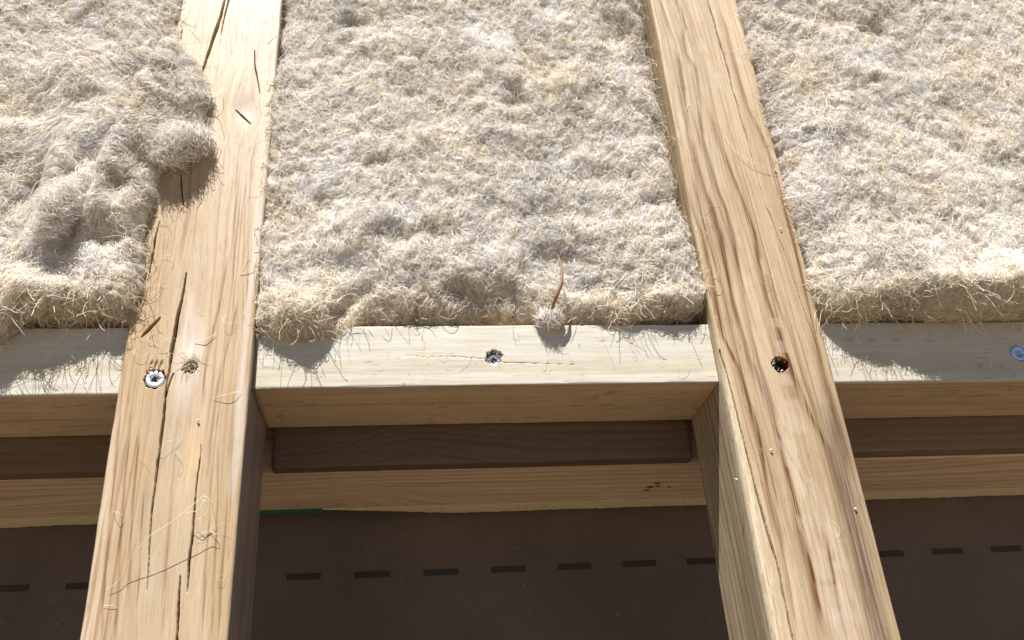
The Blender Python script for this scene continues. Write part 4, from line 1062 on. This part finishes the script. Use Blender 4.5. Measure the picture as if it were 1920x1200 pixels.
strand('dry_stem', [(0.2115, -0.0080, 0.0964), (0.2130, -0.0100, 0.0819), (0.2116, -0.0100, 0.0708), (0.2072, -0.0080, 0.0610), (0.2041, -0.0020, 0.0536)], [0.0003, 0.0009, 0.0014, 0.0016, 0.0010], M_straw,
       'rust brown dry stem stuck upright in the lower middle wool', 'stem')
strand('loose_thread', [(-0.0686, -0.0020, -0.1287), (-0.0633, -0.0030, -0.1249), (-0.0598, -0.0050, -0.1164), (-0.0486, -0.0110, -0.1023), (-0.0359, -0.0120, -0.0942), (-0.0244, -0.0140, -0.0849), (-0.0178, -0.0150, -0.0790), (-0.0137, -0.0140, -0.0827), (-0.0120, -0.0090, -0.0903), (-0.0105, -0.0020, -0.1003), (-0.0160, -0.0010, -0.0966), (-0.0220, -0.0010, -0.0987)], 0.00016, M_thread,
       'long pale thread dangling on the lower face of the cracked stud', 'thread')
strand('loose_thread', [(-0.0290, -0.0060, -0.0866), (-0.0216, -0.0090, -0.0868), (-0.0184, -0.0100, -0.0797), (-0.0160, -0.0070, -0.0854), (-0.0200, -0.0060, -0.0905), (-0.0235, -0.0040, -0.0898)], 0.00018, M_thread,
       'short knotted pale thread on the lower face of the cracked stud', 'thread')
strand('loose_thread', [(0.3609, -0.0010, 0.2158), (0.3655, -0.0020, 0.2012), (0.3762, -0.0030, 0.1887), (0.3904, -0.0030, 0.1820), (0.4005, -0.0020, 0.1792)], 0.00016, M_thread,
       'thin fibre curving across the upper striped stud', 'thread')
strand('loose_thread', [(-0.0217, -0.0010, -0.0098), (-0.0131, -0.0030, -0.0090), (-0.0089, -0.0030, -0.0075), (-0.0047, -0.0010, -0.0056)], 0.00016, M_thread,
       'short pale fibre lying on the cracked stud right of the torn hole', 'thread')
strand('loose_thread', [(-0.0376, -0.0010, 0.0309), (-0.0306, -0.0020, 0.0319), (-0.0244, -0.0010, 0.0363)], 0.0002, M_thread,
       'short pale fibre lying on the cracked stud above the torn hole', 'thread')
chips = []
r_ = np.random.default_rng(5)
for (cx, cz) in [((0.3974, 0.1818)), ((0.3895, 0.1243)), ((0.3442, -0.0545)), ((0.3932, -0.0962)), ((-0.0296, -0.0258)), ((0.0174, 0.0639)), ((0.3163, -0.0742))]:
    vx, fx = tube([(cx - 0.0009, -0.0009, cz + 0.0006), (cx, -0.0014, cz), (cx + 0.0010, -0.0007, cz - 0.0005)], [0.0003, 0.0007, 0.0002], 5); chips.append((vx, fx))
v, f = join(chips)
tag(link('wood_crumbs', mesh_from('wood_crumbs', v, f), None, M_chip), 'tiny pale wood crumbs clinging to the stud faces', 'crumbs', None, 'stuff')


# stray hairs clinging to the timber faces
def stray(specs, seed):
    r_ = np.random.default_rng(seed); out = []; K = 10
    for (x0, x1, z0, z1, y, n) in specs:
        q = np.stack([r_.uniform(x0, x1, n), np.full(n, y - 0.0006), r_.uniform(z0, z1, n)], 1)
        th = r_.uniform(0, 2 * np.pi, n); k = r_.normal(0, 0.22, n); seg = r_.uniform(0.0005, 0.0022, n); P = np.zeros((n, K, 3))
        h = r_.uniform(0.0003, 0.004, n)
        for j in range(K):
            P[:, j] = q; P[:, j, 1] -= h * np.sin(np.pi * j / (K - 1))
            q = q + np.stack([np.cos(th) * seg, 0 * seg, np.sin(th) * seg], 1); th = th + k + r_.normal(0, 0.3, n)
        out.append(P)
    P = np.concatenate(out); n = len(P)
    o = fibres('stray_hairs', P, r_.uniform(0.00004, 0.00010, n), np.array([(0.80, 0.70, 0.52), (0.66, 0.52, 0.34), (0.88, 0.84, 0.76)])[r_.integers(0, 3, n)], None)
    tag(o, 'scattered stray wool hairs clinging to the stud and nogging faces', 'hairs', None, 'stuff')
stray([(STX0 + 0.002, -0.004, -0.14, 0.35, 0.0, 16), (STX0, -0.060, 0.02, 0.14, 0.0, 28), (-0.012, -0.001, 0.05, 0.35, 0.0, 14), (RX0 + 0.003, RX1 - 0.003, -0.14, 0.36, 0.0, 10),
       (RX0 + 0.001, RX0 + 0.010, 0.03, 0.20, 0.0, 8), (RX1 - 0.008, RX1 - 0.001, 0.03, 0.34, 0.0, 12), (0.01, 0.31, 0.004, 0.046, NY, 22), (-0.17, -0.09, 0.0, 0.04, NY - 0.002, 20), (0.41, 0.58, 0.0, 0.04, NY, 20)], 77)
